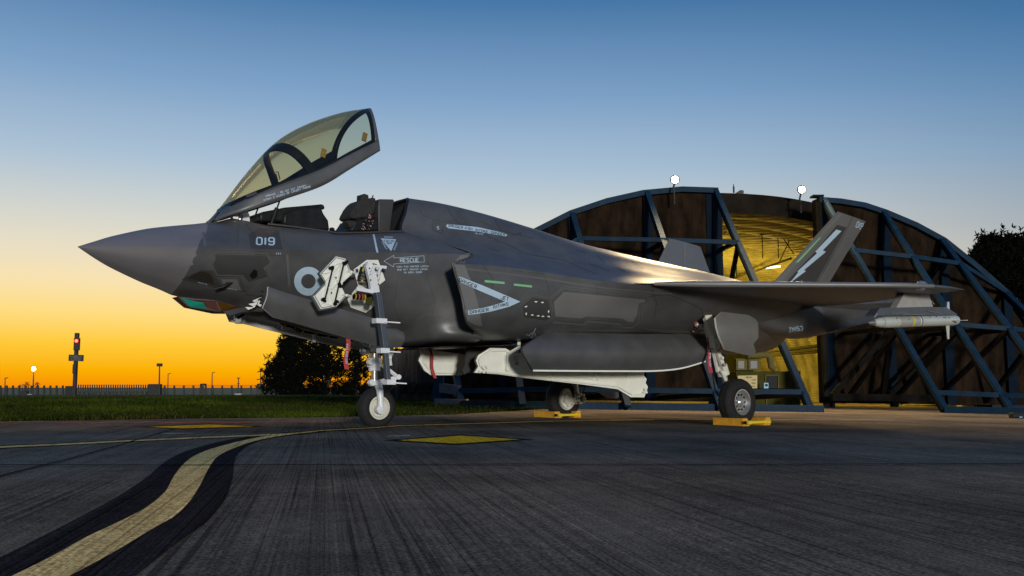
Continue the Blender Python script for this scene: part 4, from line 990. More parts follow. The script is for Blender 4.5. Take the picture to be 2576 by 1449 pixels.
# towing / torque links behind
mb.beam(LS(*Z4(1330,860),0), LS(*Z4(1445,950),0), .05, .05); mb.beam(LS(*Z4(1445,950),0), LS(*Z4(1300,985),0), .06, .06); mb.beam(LS(*Z4(1350,885),.08), LS(*Z4(1440,950),.03), .03, .03); ng(LS(*Z4(1435,948),-.05), LS(*Z4(1455,948),.06), .04)
for x_, y_, s_ in ((1240,725,.1),(1300,720,.1),(1350,740,.05),(1365,790,.05),(1220,830,.1),(1230,990,.1),(1310,735,.12),(1375,735,.0),(1380,760,.0)):
    mb.lathe([(0,0),(0,.05),(.06,.045),(.06,0)], LS(*Z4(x_, y_), s_), (0,-1,0), 10)
mb.beam(LS(*Z4(1225,715),.05), LS(*Z4(1390,735),.0), .14, .06); mb.beam(LS(*Z4(1360,740),0), LS(*Z4(1375,860),0), .08, .08); mb.box(LS(*Z4(1240,1000),.08), (.07,.05,.07))
mb.tube([LS(*Z4(1100,655),-.1), LS(*Z4(1180,700),0), LS(*Z4(1250,740),0)], .03, 8, 1); mb.lathe([(-.06,.05),(.06,.06),(.08,.02)], LS(*Z4(1190,745),.1), (-1,-.3,-.2), 14, 1)
ngo = mb.build('nose_gear', [M['wlav'], M['steel']], jet, smooth=40, bevel=.003)
wheel(ngo, LS(*Z4(1280,1188), .0), .305, .20, .165, 1, 0, 'rim')
# nose gear doors
pd = [(430,240),(600,296),(700,330),(790,345),(850,425),(960,412),(1270,490),(1500,598),(1500,680),(1445,741),(1180,680),(900,600),(640,525),(400,460),(370,325)]
pd = [(430,240),(560,285),(700,325),(850,372),(1000,415),(1270,492),(1380,545),(1495,600),(1502,680),(1447,741),(1180,680),(900,600),(640,525),(400,460),(370,325)]
sd_ = [.80,.82,.84,.87,.89,.92,.94,.95,.92,.88,.80,.76,.72,.68,.72]
P = [LS(*Z4(*p), s_) for p, s_ in zip(pd, sd_)]
def strip_door(P, name, out, inn, sg=1):
    hinge = [P[0],P[1],P[2],P[3],P[4],P[5],P[6],P[7]]; bot = [P[14].lerp(P[13],.6),P[13].lerp(P[12],.3),P[12],P[12].lerp(P[11],.6),P[11].lerp(P[10],.4),P[10],P[10].lerp(P[9],.6),P[9].lerp(P[8],.4)]
    rows = []
    for j in range(9):
        t_ = j/8; rows.append([a_.lerp(b_, t_) + V(0,-.05*sin(pi*t_),0) for a_, b_ in zip(hinge, bot)])
    mb = MB(); cv = lambda r: [V(p.x, p.y*sg, p.z) for p in r]
    grid(mb, [cv(r) for r in rows], 0); grid(mb, [cv([p+V(0,.035,0) for p in r]) for r in rows], 1)
    e = [r[0] for r in rows] + rows[-1][1:] + [r[-1] for r in reversed(rows[:-1])] + rows[0][-2:0:-1]
    mb.add([V(p.x,p.y*sg,p.z) for p in e]+[V(p.x,(p.y+.035)*sg,p.z) for p in e], [(i, (i+1) % len(e), len(e)+(i+1) % len(e), len(e)+i) for i in range(len(e))], 1)
    return mb.build(name, [out, inn], jet, smooth=40)
strip_door(P, 'nose_gear_door', M['ram'], M['wlav'])
# far door: pale inner face hangs lower
fd_top = [(100,455),(250,440),(420,480),(600,530),(800,590),(960,635),(1200,690)]
fd_bot = [(130,515),(260,535),(420,575),(600,620),(800,670),(960,705),(1190,742)]
rows = []
for j in range(7):
    t_ = j/6; rows.append([LS(*Z4(a_[0]+(b_[0]-a_[0])*t_, a_[1]+(b_[1]-a_[1])*t_-12*(1-t_)), -.62-.06*sin(pi*t_)) for a_, b_ in zip(fd_top, fd_bot)])
rows[0] = [p + V(0,0,.28) for p in rows[0]]
mb = MB(); grid(mb, rows, 0); grid(mb, [[p+V(0,.035,0) for p in r] for r in rows], 1)
e1 = rows[-1]; mb.add(e1 + [p+V(0,.035,0) for p in e1], [(i, i+1, 7+i+1, 7+i) for i in range(6)], 0)
rs = random.Random(9)
for i in range(34):
    q = Z4(270+i*27, 500+i*7.0); mb.lathe([(0,0),(0,.008),(.004,.008),(.004,0)], LS(*q, -.655), (0,-1,0), 6, 2)
mb.build('nose_gear_door', [M['wlav'], M['ram'], M['panel']], jet, smooth=50)
mb = MB()
hr = [(240,435),(350,462),(410,482),(500,500),(560,545),(640,560),(700,590),(800,610),(900,630),(970,642)]
mb.tube([LS(*Z4(*p), -.50) for p in hr], .016, 8, 0); mb.tube([LS(*Z4(p[0], p[1]+5), -.48) for p in [(190,480),(250,445),(330,455)]], .02, 8, 0)
mb.tube([LS(*Z4(*p), -.5) for p in [(560,525),(620,560),(660,590),(750,600),(850,625)]], .012, 6, 0)
for p in hr[1:]: mb.tube([LS(*Z4(p[0]-7,p[1]-3), -.5), LS(*Z4(p[0]+7,p[1]+3), -.5)], .024, 8, 1)
for (x_, y_, a_, b_) in ((190,485,.1,.06),(195,515,.08,.06),(570,555,.14,.09),(560,530,.2,.05),(720,560,.22,.05),(790,640,.04,.14),(740,580,.3,.04),(990,640,.3,.03)):
    mb.box(LS(*Z4(x_, y_), -.52), (a_, .03, b_), 2)
mb.tube([LS(*Z4(*p), -.4) for p in [(1080,645),(1160,690),(1230,705)]], .035, 8, 0)
mb.build('door_harness', [M['black'], M['cable'], M['wlav']], jet, smooth=50)
# saw-tooth front of gear bay
mb = MB()
for pts in ([(1395,515),(1555,450),(1500,480),(1425,545)],[(1320,572),(1435,552),(1490,500),(1455,590),(1405,615)],[(1268,625),(1390,628),(1450,580),(1430,625),(1320,672)]):
    mb.prism([LS(*ZN(*p), .62) for p in pts], (0,.02,0))
mb.tube([LS(*ZN(*p), .5) for p in [(1500,520),(1480,580),(1530,600)]], .02, 8)
mb.build('bay_frame', M['white'], jet)
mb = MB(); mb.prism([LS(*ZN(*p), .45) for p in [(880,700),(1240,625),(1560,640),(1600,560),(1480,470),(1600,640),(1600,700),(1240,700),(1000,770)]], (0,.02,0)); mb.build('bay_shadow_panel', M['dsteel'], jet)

# ---------------- boarding ladder and its open door
DP = [(780,235),(500,540),(605,700),(385,930),(515,1155),(790,1105),(960,920),(860,715),(1055,540),(945,275)]
sdoor = 1.30
P = [LS(*ZD(*p), sdoor) for p in DP]; cen = sum(P, V(0,0,0))/len(P)
mb = MB(); mb.prism([p + V(.0,.02,0) for p in [c_.lerp(cen, -.035) for c_ in P]], (0,.045,0), 0)
ladd = mb.build('ladder_door', M['ram'], jet, bevel=.004)
mb = MB(); mb.prism([p.lerp(cen, .03) + V(0,-.0,0) for p in P], (0,.016,0)); mb.build('door_lining', M['white'], ladd, bevel=.003)
def dl(x, y, o_=-.012): return LS(*ZD(x, y), sdoor) + V(0, o_, 0)
mb = MB(); inner = [p.lerp(cen, .075)+V(0,-.003,0) for p in P]
for a_, b_ in zip(inner, inner[1:]+inner[:1]): mb.beam(a_, b_, .007, .004, (0,1,0), 1)
for a_, b_ in (((725,410),(890,340)),((890,340),(610,640)),((700,520),(800,690)),((610,640),(560,1010)),((800,690),(590,940)),((800,690),(860,380)),((640,760),(730,1090)),((530,1030),(740,1090)),((1040,540),(860,700)),((540,540),(660,520)),((860,720),(790,1060))):
    mb.beam(dl(*a_), dl(*b_), .013, .016, (0,1,0), 0)
for a_, b_ in (((885,400),(740,1030)),((700,470),(575,970))):
    mb.tube([dl(*a_,-.03), dl(*b_,-.03)], .011, 8, 1); mb.beam(dl(a_[0]+45,a_[1]), dl(b_[0]+45,b_[1]), .03, .02, (0,1,0), 0)
for x, y in ((920,365),(685,455),(830,740),(555,995),(755,1040)):
    for k in range(4): mb.lathe([(0,0),(0,.022),(.03,.02),(.03,0)], dl(x+rs.uniform(-28,28), y+rs.uniform(-25,25), -.02), (0,-1,0), 8, 1)
for x, y in ((765,612),(690,870)): mb.lathe([(0,0),(0,.012),(.01,.012),(.01,0)], dl(x, y), (0,-1,0), 8, 1)
for x, y in ((1000,500),(1070,520),(920,900),(990,915)): mb.beam(dl(x-45,y-5,-.02), dl(x+60,y+8,.04), .03, .03, mi=0)
mb.build('door_frame_ribs', [M['white'], M['black']], ladd, bevel=0)
OP = [(1290,300),(1490,300),(1520,380),(1615,650),(1500,740),(1480,870),(1430,1090),(1285,1200),(1025,1110),(960,960),(1140,740),(1065,465)]
d = Decal(.012, step=8); d.add(poly_px(zz(ZD, OP))); o = d.build('ladder_bay', M['white'], jet)
d = Decal(.015, step=10); d.add(strip_px(zz(ZD, OP), 1.6, True)); d.build('ladder_bay_edge', M['dpanel'], jet)
d = Decal(.018, step=10)
d.add(poly_px(zz(ZD, [(1100,460),(1150,455),(1150,510),(1120,530),(1105,500)])), 0); d.add(poly_px(zz(ZD, [(1250,370),(1330,340),(1470,380),(1360,830),(1140,690),(1200,430)])), 2); d.add(poly_px(zz(ZD, [(1000,860),(1045,850),(1040,900),(1015,920)])), 0)
d.add(poly_px(zz(ZD, [(1090,890),(1150,790),(1400,900),(1410,990),(1060,965)])), 0)
d.build('ladder_bay_recess', [M['dpanel'], M['white'], M['panel']], jet, True)
mb = MB()
def bl(x, y, s_=1.16): return LS(*ZD(x, y), s_)
mb.tube([bl(1075,930), bl(1240,945)], .036, 12, 0)
for x in (1090,1150,1205,1250): mb.tube([bl(x,930+ (x-1090)*.1), bl(x+14,932+(x-1090)*.1)], .043, 12, 1 if x in (1090,1250) else 2)
mb.tube([bl(1215,430), bl(1190,520), bl(1165,620)], .02, 8, 0); mb.box(bl(1225,475), (.03,.03,.05), 1); mb.box(bl(1217,662), (.03,.03,.03), 1); mb.tube([bl(1165,655), bl(1340,670)], .008, 6, 0); mb.tube([bl(1200,575), bl(1290,610), bl(1310,590)], .008, 6, 0)
mb.prism([bl(1290,960), bl(1390,930), bl(1400,1000), bl(1380,1080), bl(1290,1060)], (0,.02,0), 3)
mb.build('bay_wiring', [M['black'], M['cable'], M['redtxt'], M['cabin']], jet, smooth=50)
mb = MB()
q = [LS(*ZD(x,y), 1.26) for x, y in [(1325,335),(1385,338),(1470,580),(1505,740),(1522,862),(1420,862),(1375,835),(1360,700),(1290,420)]]
mb.prism(q, (0,.06,0), 0)
mb.prism([LS(*ZD(x,y), 1.30) for x, y in [(1420,390),(1640,410),(1635,460),(1560,445),(1500,560),(1480,550),(1520,440),(1450,430),(1390,540),(1360,560)]], (0,.03,0), 0)
mb.beam(LS(*ZD(1120,800),1.24), LS(*ZD(1410,850),1.28), .04, .05, mi=0); mb.beam(LS(*ZD(1150,790),1.22), LS(*ZD(1300,830),1.24), .03, .03, mi=0)
mb.beam(LS(*ZD(1500,640),1.28), LS(*ZD(1520,520),1.22), .03, .03)
for x, y in ((1365,650),(1345,450),(1370,505),(1500,720)): mb.lathe([(0,0),(0,.012),(.008,.012),(.008,0)], LS(*ZD(x,y), 1.27), (0,-1,0), 8, 1)
lo = mb.build('boarding_ladder', [M['wlav'], M['black']], jet, bevel=.004)
mb = MB(); a_ = LS(*Z4(1283,285), 1.26); b_ = LS(*Z4(1345,740), 1.27); c_ = LS(*Z4(1368,985), 1.28)
mb.beam(a_, b_, .10, .085, (1,0,0), 0); mb.beam(b_, c_, .075, .065, (1,0,0), 0); mb.build('ladder_post', M['raildark'], lo, bevel=.006)
for x, y, w_ in ((1302,510,1),(1330,742,.8),(1378,988,.8)):
    mb = MB(); p = LS(*Z4(x, y), 1.27); mb.box(p, (.15*w_+.02,.13,.07)); mb.beam(p+V(.03,-.03,-.01), p+V(.24*w_+.02,-.10,-.02), .09, .018); mb.build('ladder_step', M['wlav'], lo, bevel=.004)

# ---------------- weapon bay doors
def plate(name, f, pts, s_, th, out, inn=None, parent=jet, bev=.006):
    return skin(name, f, pts, s_, th, out, inn, bev, parent)
# port outer door: rolled dark shell hanging open
top = [(1490,190),(1800,200),(2300,212),(2900,225),(3060,235)]
o_top = [Z5(*p) for p in [(1480,190),(1800,200),(2200,207),(2576,215),(3050,222)]]
rowsP = []
topx = [(1372,834.6),(1450,837),(1550,839),(1650,840.5),(1760,842),(1782,850)]
midx = [(1330,870),(1450,872),(1550,872),(1650,873),(1760,875),(1780,878)]
botx = [(1337,931),(1450,932),(1550,932.5),(1650,932),(1716,925),(1775,908)]
prof_s = [(0,1.50),(.18,1.66),(.4,1.76),(.6,1.78),(.8,1.74),(1,1.66)]
def mixp(a_, b_, t_): return (a_[0]+(b_[0]-a_[0])*t_, a_[1]+(b_[1]-a_[1])*t_)
for t_, s_ in prof_s:
    r_ = []
    for i in range(6):
        p = mixp(topx[i], botx[i], t_)
        if i == 0: p = (1372-62*min(1, t_*2.2)+28*max(0, t_-.45)*2.0, p[1])
        r_.append(LS(*p, s_))
    rowsP.append(r_)
rows = rowsP; mb = MB(); fine = [crom(r_, 4) for r_ in rows]; nC = len(fine[0]); fine = [[q for q in col_] for col_ in zip(*[crom([r_[i] for r_ in fine], 4) for i in range(nC)])]
grid(mb, fine, 0); grid(mb, [[p+V(0,.05,0) for p in r_] for r_ in fine], 1)
eb = fine[-1]; mb.add([p+V(0,-.004,-.02) for p in eb]+[p+V(0,.06,-.02) for p in eb]+[p+V(0,-.004,.006) for p in eb], [(i, i+1, nC+i+1, nC+i) for i in range(nC-1)] + [(i, i+1, 2*nC+i+1, 2*nC+i) for i in range(nC-1)], 1)
el_ = [r_[0] for r_ in fine]; mb.add(el_+[p+V(0,.05,0) for p in el_], [(i, i+1, len(el_)+i+1, len(el_)+i) for i in range(len(el_)-1)], 0)
er_ = [r_[-1] for r_ in fine]; mb.add(er_+[p+V(0,.05,0) for p in er_], [(i, i+1, len(er_)+i+1, len(er_)+i) for i in range(len(er_)-1)], 0)
mb.build('weapon_bay_door', [M['ram'], M['white']], jet, smooth=50)
# port inner door, pale inside face towards us
ip = [(800,425),(820,400),(925,352),(1080,356),(1165,405),(1250,395),(1310,405),(1290,440),(1350,570),(1500,590),(2480,600),(2470,625),(2500,670),(2490,710),(2512,740),(2500,780),(2470,850),(2340,848),(2210,765),(1280,660),(1000,618),(765,600),(800,540),(780,480)]
ip = [(925,352),(1080,356),(1165,405),(1310,405),(1350,560),(2480,598),(2470,628),(2500,665),(2490,705),(2512,742),(2500,790),(2475,850),(2340,848),(2210,768),(1850,720),(1280,655),(1000,616),(765,602),(805,540),(782,480),(805,425)]
sI = [.62 if p[1] < 420 else (.72 if p[1] < 640 else .82) for p in ip]
# the plate leans: lower edge further to port
idoor = plate('weapon_bay_door', Z5, ip, .78, .05, M['white'], M['panel'])
mb = MB()
def ib(x, y, s_=.80): return LS(*Z5(x, y), s_)
for a_, b_, w_ in (((840,440),(935,378),.03),((935,378),(1080,380),.03),((1080,380),(1150,420),.03),((805,585),(1000,598),.04),((1000,598),(1290,640),.04),((1290,640),(1850,700),.04),((1850,700),(2210,738),.04),((2210,738),(2350,820),.04),((2350,820),(2470,815),.04),((840,440),(810,480),.03),((810,480),(830,540),.03)):
    mb.beam(ib(*a_), ib(*b_), .03, w_, (0,1,0))
mb.beam(ib(1115,400,.83), ib(1100,585,.83), .05, .04, (0,1,0)); mb.beam(ib(1125,405,.83), ib(1215,350,.95), .05, .05); mb.beam(ib(1215,350,.95), ib(1215,300,1.0), .05, .05)
for x in (1525,1990,2310): mb.beam(ib(x,605), ib(x+30,680 if x < 2300 else 640), .05, .03, (0,1,0))
for x, y in ((860,560),(845,545),(885,545),(885,590),(850,595),(2480,770),(2470,800),(2490,800)): mb.lathe([(0,0),(0,.022),(.03,.022),(.03,0)], ib(x, y, .82), (0,-1,0), 10)
for i in range(9): mb.tube([ib(1600+i*45, 610+i*8), ib(1640+i*45, 617+i*8)], .006, 5)
mb.build('door_rib', M['white'], idoor, bevel=.003)
mb = MB()
for i in range(6): mb.add([ib(1158,436+i*8,.835), ib(1158+(45 if i % 2 else 58),437+i*8,.835), ib(1158+(45 if i % 2 else 58),440+i*8,.835), ib(1158,439+i*8,.835)], [(0,1,2,3)], 0 if i in (1,2,3) else 1)
mb.add([ib(1178,492,.835), ib(1210,492,.835), ib(1210,522,.835), ib(1178,522,.835)], [(0,1,2,3)], 1); mb.add([ib(1184,499,.838), ib(1204,499,.838), ib(1204,515,.838), ib(1184,515,.838)], [(0,1,2,3)], 2); mb.add([ib(1189,503,.840), ib(1199,503,.840), ib(1199,511,.840), ib(1189,511,.840)], [(0,1,2,3)], 1)
mb.build('door_placard', [M['redtxt'], M['black'], M['white']], idoor)
# far side front door
fdoor = plate('weapon_bay_door', Z5, [(192,362),(235,345),(400,385),(690,425),(700,500),(650,575),(660,612),(640,627),(330,627),(262,580),(205,478),(222,430)], -.55, .04, M['white'], M['panel'])
mb = MB(); fb = lambda x, y: LS(*Z5(x, y), -.53)
for a_, b_ in (((240,365),(262,440)),((262,440),(245,480)),((245,480),(330,600)),((330,600),(640,605)),((240,365),(700,430))): mb.beam(fb(*a_), fb(*b_), .025, .03, (0,1,0))
mb.beam(fb(360,350), fb(375,470), .06, .05, (0,1,0)); mb.build('door_rib', M['white'], fdoor, bevel=.003)
plate('weapon_bay_door', Z5, [(700,345),(925,340),(840,400),(785,425),(770,490),(790,540),(755,600),(770,620),(700,600),(665,620),(645,575),(680,510),(670,470),(690,425)], .25, .05, M['dpanel'])
plate('weapon_bay_door', Z5, [(200,300),(700,320),(690,420),(330,375),(220,345)], -.95, .04, M['dpanel'])
# far bay blue-grey door edge under
plate('weapon_bay_door', Z5, [(1990,780),(2215,800),(2222,840),(2205,860),(2105,858)], -.75, .03, M['ram'])
mb = MB(); mb.add([V(4.9,-.95,1.235), V(9.5,-1.35,1.40), V(9.5,1.35,1.40), V(4.9,.95,1.235)], [(0,1,2,3)]); mb.add([LS(*Z5(*p), .9) for p in [(945,265),(1140,290),(1150,305),(1000,290)]], [(0,1,2,3)])
mb.build('weapon_bay_roof', M['black'], jet)

# ---------------- pylon and rail
py = [ZM(*p) for p in [(1275,275),(1385,275),(1400,315),(1500,310),(1505,268),(1620,280),(1715,560),(1110,575)]]
P = [LS(*p, 4.52) for p in py]; mb = MB(); mb.prism([p+V(0,-.07,0) for p in P], (0,.14,0)); pyl = mb.build('pylon', M['pylongrey'], wp, bevel=.03)
rl = [ZM(*p) for p in [(745,712),(745,690),(825,582),(900,578),(1110,580),(1690,568),(1915,565),(2105,680),(2105,695),(880,705)]]
P = [LS(*p, 4.52) for p in rl]; mb = MB(); mb.prism([p+V(0,-.08,0) for p in P], (0,.16,0)); rail = mb.build('launch_rail', M['raildark'], wp, bevel=.015)
mb = MB(); mb.tube([LS(*ZM(1625,320),4.5), LS(*ZM(1800,515),4.5)], .006, 6); mb.tube([LS(*ZM(860,672),4.6), LS(*ZM(812,730),4.6)], .008, 6); mb.build('lanyard', M['pale'], rail)
mb = MB(); 
for a_, b_ in (((1270,686),(1630,684)),((1090,660),(1350,658)),((1690,625),(1895,665))): mb.beam(LS(*ZM(*a_),4.61), LS(*ZM(*b_),4.61), .01, .02, (0,1,0))
mb.build('rail_seam', M['panel'], rail)
jet_parts_done = True

# ================================================================ MISSILE (hangs from the rail)
Rot = Matrix.Rotation(JA, 4, 'Z'); Rot.translation = (JN.x, JN.y, 0)
n0 = LS(*ZM(712,818), 4.52); n1 = LS(*ZM(2172,775), 4.52)
mis = thing('missile', 'pale grey air-to-air missile with a yellow band hanging under the port wing rail', 'missile', Rot @ n0)
mis.rotation_euler = (0, 0, JA)
L_ = (n1-n0).length; ax = (n1-n0).normalized(); R0 = .092
def ml(a0, a1, name, m_, prof=None, parent=mis):
    mb = MB(); mb.lathe(prof or [(a0*L_, R0), (a1*L_, R0)], V(0,0,0), ax, 32); return mb.build(name, m_, parent, smooth=50)
body = ml(0,0,'body', M['missile'], [(.055*L_,.045),(.10*L_,.075),(.16*L_,.09),(.20*L_,R0),(.96*L_,R0),(.985*L_,R0*.88),(L_,R0*.6),(L_,0)])
ml(0,0,'seeker_window', M['rimsteel'], [(0,0),(.012*L_,.022),(.03*L_,.036),(.056*L_,.046)])
ml(.29,.42,'warhead_section', M['missile2'], [(.29*L_,R0+.0015),(.52*L_,R0+.0015)]); ml(0,0,'yellow_band', M['yband'], [(.425*L_,R0+.003),(.442*L_,R0+.003)]); ml(0,0,'dark_band', M['black'], [(.522*L_,R0+.003),(.53*L_,R0+.003)]); ml(0,0,'pale_band', M['white'], [(.508*L_,R0+.003),(.518*L_,R0+.003)]); ml(0,0,'nose_seam', M['dpanel'], [(.126*L_,.0825),(.129*L_,.0835)])
for k in range(4):
    t_ = radians(88+90*k); mb = MB(); dr = V(0, -cos(t_), sin(t_)); p = ax*(.865*L_)
    mb.prism([p+dr*.07, p+dr*.07+ax*.13, p+dr*.33+ax*.11, p+dr*.33+ax*.05], ax.cross(dr)*.012); mb.build('tail_fin', M['missile'], mis, bevel=.003)
mb = MB()
for x_, th in ((.25,35),(.265,-30),(.37,20),(.62,40),(.7,44),(.78,30),(.8,26),(.84,24),(.25,38)):
    for k in range(3):
        t_ = radians(th+k*3); dr = V(0, -cos(t_), sin(t_)); p = ax*((x_+k*.006)*L_)+dr*(R0+.002); mb.box(p, (.03,.004,.008), 0 if x_ != .265 else 1)
mb.build('stencil', [M['dpanel'], M['yband']], mis)

# ================================================================ RIBBONS
def ribbon(pa, pb, s_, sb, wd, label, txt=True, sway=0.):
    a_ = Rot @ LS(*pa, s_); b_ = Rot @ LS(*pb, sb); rt = thing('warning_ribbon', label, 'ribbon', a_, 0, 'red warning ribbons hanging from the jet')
    mb = MB(); rows = []
    for i in range(13):
        t_ = i/12; p = (b_-a_)*t_ + V(.015*sin(t_*7), .01*sin(t_*5), 0) + V(sway*sin(pi*t_*.5)*0, 0, 0); wv = V(cos(.25+.2*sin(t_*4)), sin(.25), 0)*wd/2
        rows.append([p-wv, p+wv])
    grid(mb, rows); grid(mb, [[q+V(0,.003,0) for q in r_] for r_ in rows]); o = mb.build('strap', M['red'], rt)
    if txt:
        vs, fs_ = text_mesh('REMOVE BEFORE FLIGHT'); dd = (b_-a_); mb = MB()
        mb.add([dd*(.52+.62*u+.0) + V(v*wd*.55, -.012, 0) + V(.004*sin(7*(u+.5)),0,0) for u, v in vs], fs_); mb.build('lettering', M['mark'], rt)
    return rt
ribbon(Z4(1052,635), Z4(1042,888), .72, .72, .085*.72, 'red REMOVE BEFORE FLIGHT ribbon hanging in front of the nose gear')
ribbon(Z6(640,490), Z6(652,818), 1.9, 1.9, .07, 'red REMOVE BEFORE FLIGHT ribbon hanging beside the near main wheel strut')
ribbon(Z5(315,355), Z5(368,658), -.45, -.42, .05, 'plain red strap hanging over the pale front bay door', False)

# ================================================================ CHOCKS
def chock(label, x0, x1, sa, sb, z0, rodside):
    rt = thing('wheel_chocks', label, 'wheel chocks', Rot @ V((x0+x1)/2, -(sa+sb)/2, z0), JA, 'yellow wheel chocks under the main wheels')
    c = V((x0+x1)/2, -(sa+sb)/2, 0)
    for xx, sg in ((x0,1),(x1,-1)):
        mb = MB(); w0, w1, h = .085, .06, .135
        pf = [V(xx-w0*1.0*sg-.03*sg, -sa, 0), V(xx+w0*sg, -sa, 0), V(xx+w0*.4*sg, -sa, h*.75), V(xx+w0*.15*sg, -sa, h), V(xx-w0*sg-.03*sg, -sa, h)]
        mb.prism([p-c for p in pf], (0, -(sb-sa), 0)); mb.build('chock_block', M['yellow'], rt, bevel=.008)
    mb = MB(); a_ = V(x0-.02, -(rodside), .065)-c; b_ = V(x1+.04, -(rodside), .065)-c; mb.beam(a_, b_, .03, .045); mb.box(a_, (.1,.06,.06)); mb.build('link_bar', M['yband'], rt, bevel=.004)
    mb = MB(); mb.box(V(x0-.1,-rodside,.065)-c+V(-.04,-.01,0), (.02,.055,.05)); mb.box(V((x0),-(sb),.07)-c, (.06,.02,.03)); mb.build('latch', M['black'], rt)
chock('yellow pair of chocks joined by a bar at the near main wheel', 10.14, 10.70, 1.85, 2.48, gz(4.2)+.0, 2.53)
chock('yellow pair of chocks at the far main wheel under the weapon bay', 9.76, 10.26, -2.5, -1.85, gz(1.5), -1.80)

# ================================================================ SHELTER (hangar)
u_ = V(.995,.095,0); f_ = V(.095,-.995,0); W0 = V(7.5,34,0)
def onplane(px, py, off=0.):   # point on the door wall plane, off metres forward
    d = ray(px, py); o0 = W0 + f_*off; t_ = (o0.dot(f_) - V(0,0,H).dot(f_))/d.dot(f_); return V(0,0,H) + d*t_
def arr(pts): return [onplane(*p) for p in pts]
fdir = 'x'
hang = None
def leaf(label, top, feet, rtops, nodes_y, inner, ext):
    rt = thing('shelter_door', label, 'shelter door', (W0.x if inner > 0 else 16, 34 if inner > 0 else 34.8, 0), 0, 'shelter door leaves')
    base = rt.location.copy()
    loc = lambda p: p - base
    tp = arr(top); zb = .18
    P = [loc(p) for p in tp] + [loc(V(tp[-1].x, tp[-1].y, gz(tp[-1].x)+zb)), loc(V(tp[0].x, tp[0].y, gz(tp[0].x)+zb))]
    mb = MB(); mb.prism(P, -f_*.5); mb.build('door_plate', M['doorplate'], rt)
    # edge cap beam
    mb = MB()
    for a_, b_ in zip(tp[:-1], tp[1:]): mb.beam(loc(a_)+f_*.08-V(0,0,.08), loc(b_)+f_*.08-V(0,0,.08), .26, .2)
    mb.build('edge_beam', M['beam'], rt)
    # ribs on the plate
    for q in rtops:
        p = onplane(*q); mb = MB(); mb.beam(loc(V(p.x, p.y, p.z-.2))+f_*.1, loc(V(p.x, p.y, gz(p.x)+.2))+f_*.1, .34, .14, f_); mb.build('plate_rib', M['beamdark'], rt)
    RK = []
    for tq, fq in zip(rtops, feet):
        a_ = onplane(*tq, .15); d = ray(*fq); t_ = 10
        g_ = WG(*fq) ; RK.append((a_, g_+V(0,0,.10)))
        mb = MB(); mb.beam(loc(a_), loc(RK[-1][1]), .19, .12, (0,0,1), 0); mb.beam(loc(a_)+V(-.05,.0,-.14), loc(RK[-1][1])+V(-.05,.0,-.11), .08, .16, (0,0,1), 1); mb.build('raking_beam', [M['beam'], M['rust']], rt)
    def node(i, y):
        a_, b_ = RK[i]; best = None
        lo, hi = 0., 1.
        for _ in range(30):
            m_ = (lo+hi)/2; p = a_.lerp(b_, m_)
            fy = p.y*cp_+(p.z-H)*sp_; yy = 724.5-F*((p.z-H)*cp_-p.y*sp_)/fy
            if yy < y: lo = m_
            else: hi = m_
        return a_.lerp(b_, (lo+hi)/2)
    for ys in nodes_y:
        for i, (ya, yb) in ys:
            if i+1 >= len(RK): continue
            a_, b_ = node(i, ya), node(i+1, yb); mb = MB(); mb.beam(loc(a_), loc(b_), .14, .15, (0,0,1)); mb.build('rail_beam', M['beam'], rt)
    for i in range(len(RK)):
        for y in ([608, 983] if inner > 0 else [822]):
            n_ = node(i, y)
            if abs(n_.z-RK[i][0].z) < .3: continue
            back = n_ - f_*((n_-W0).dot(f_)-.1); mb = MB(); mb.beam(loc(n_), loc(back), .12, .14); 
            dwn = V(back.x, back.y, max(gz(back.x)+.3, n_.z-3.0)); mb.beam(loc(n_)+V(0,0,-.1), loc(dwn), .13, .16); mb.build('strut', M['rust'], rt)
    a_, b_ = RK[0][1], RK[-1][1]
    mb = MB(); mb.beam(loc(V(a_.x, a_.y, a_.z))-(b_-a_).normalized()*.0, loc(V(b_.x, b_.y, b_.z))+(b_-a_).normalized()*.35, .3, .2); mb.build('foot_beam', M['beam'], rt)
    return rt, RK, loc, node
tl = [(1096,1000),(1104,840),(1135,760),(1190,690),(1262,630),(1334,583),(1433,533),(1524,502.5),(1615,482),(1713,473),(1803,476)]
fl = [(1162,1024.5),(1315,1028),(1580,1031.5),(1813,1034),(2040,1036.5)]
rl_ = [(1120,800),(1262,632),(1440,537),(1627,482),(1800,478)]
ny = [[(2,(600,604)),(3,(604,610)),(1,(700,600))], [(0,(983,980.5)),(1,(979,980)),(2,(981,984)),(3,(984,986))]]
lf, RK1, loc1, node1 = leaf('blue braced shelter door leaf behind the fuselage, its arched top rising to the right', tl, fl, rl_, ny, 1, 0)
mb = MB()
a_ = RK1[0][1]; c1 = onplane(1098,1012,4.5); c1.z = gz(c1.x)+.12
mb.beam(loc1(a_), loc1(c1), .3, .26); n_ = node1(0, 982); c2 = onplane(1105,975,4.5); mb.beam(loc1(n_), loc1(c2), .3, .28); mb.build('return_beam', M['beamend'], lf)
mb = MB(); mb.beam(loc1(c1), loc1(V(c1.x+.3,c1.y,3.2)), .3, .3); mb.beam(loc1(c1)+V(.2,0,0), loc1(c2)+V(.3,0,0), .14, .14); mb.build('corner_post', M['beam'], lf)
tr_ = [(2056,499),(2110,503),(2170,513),(2224,531),(2300,563),(2370,601),(2450,665),(2530,735),(2576,800),(2630,900),(2660,1000)]
fr = [(2379,1038.5),(2546,1042),(2700,1046),(2850,1050)]
rr_ = [(2072,499),(2222,531),(2368,601),(2528,733)]
ny2 = [[(0,(629,646)),(1,(646,663)),(2,(663,736))], [(0,(812,816)),(1,(816,827)),(2,(827,836))], [(0,(987,994)),(1,(994,998)),(2,(998,1003))]]
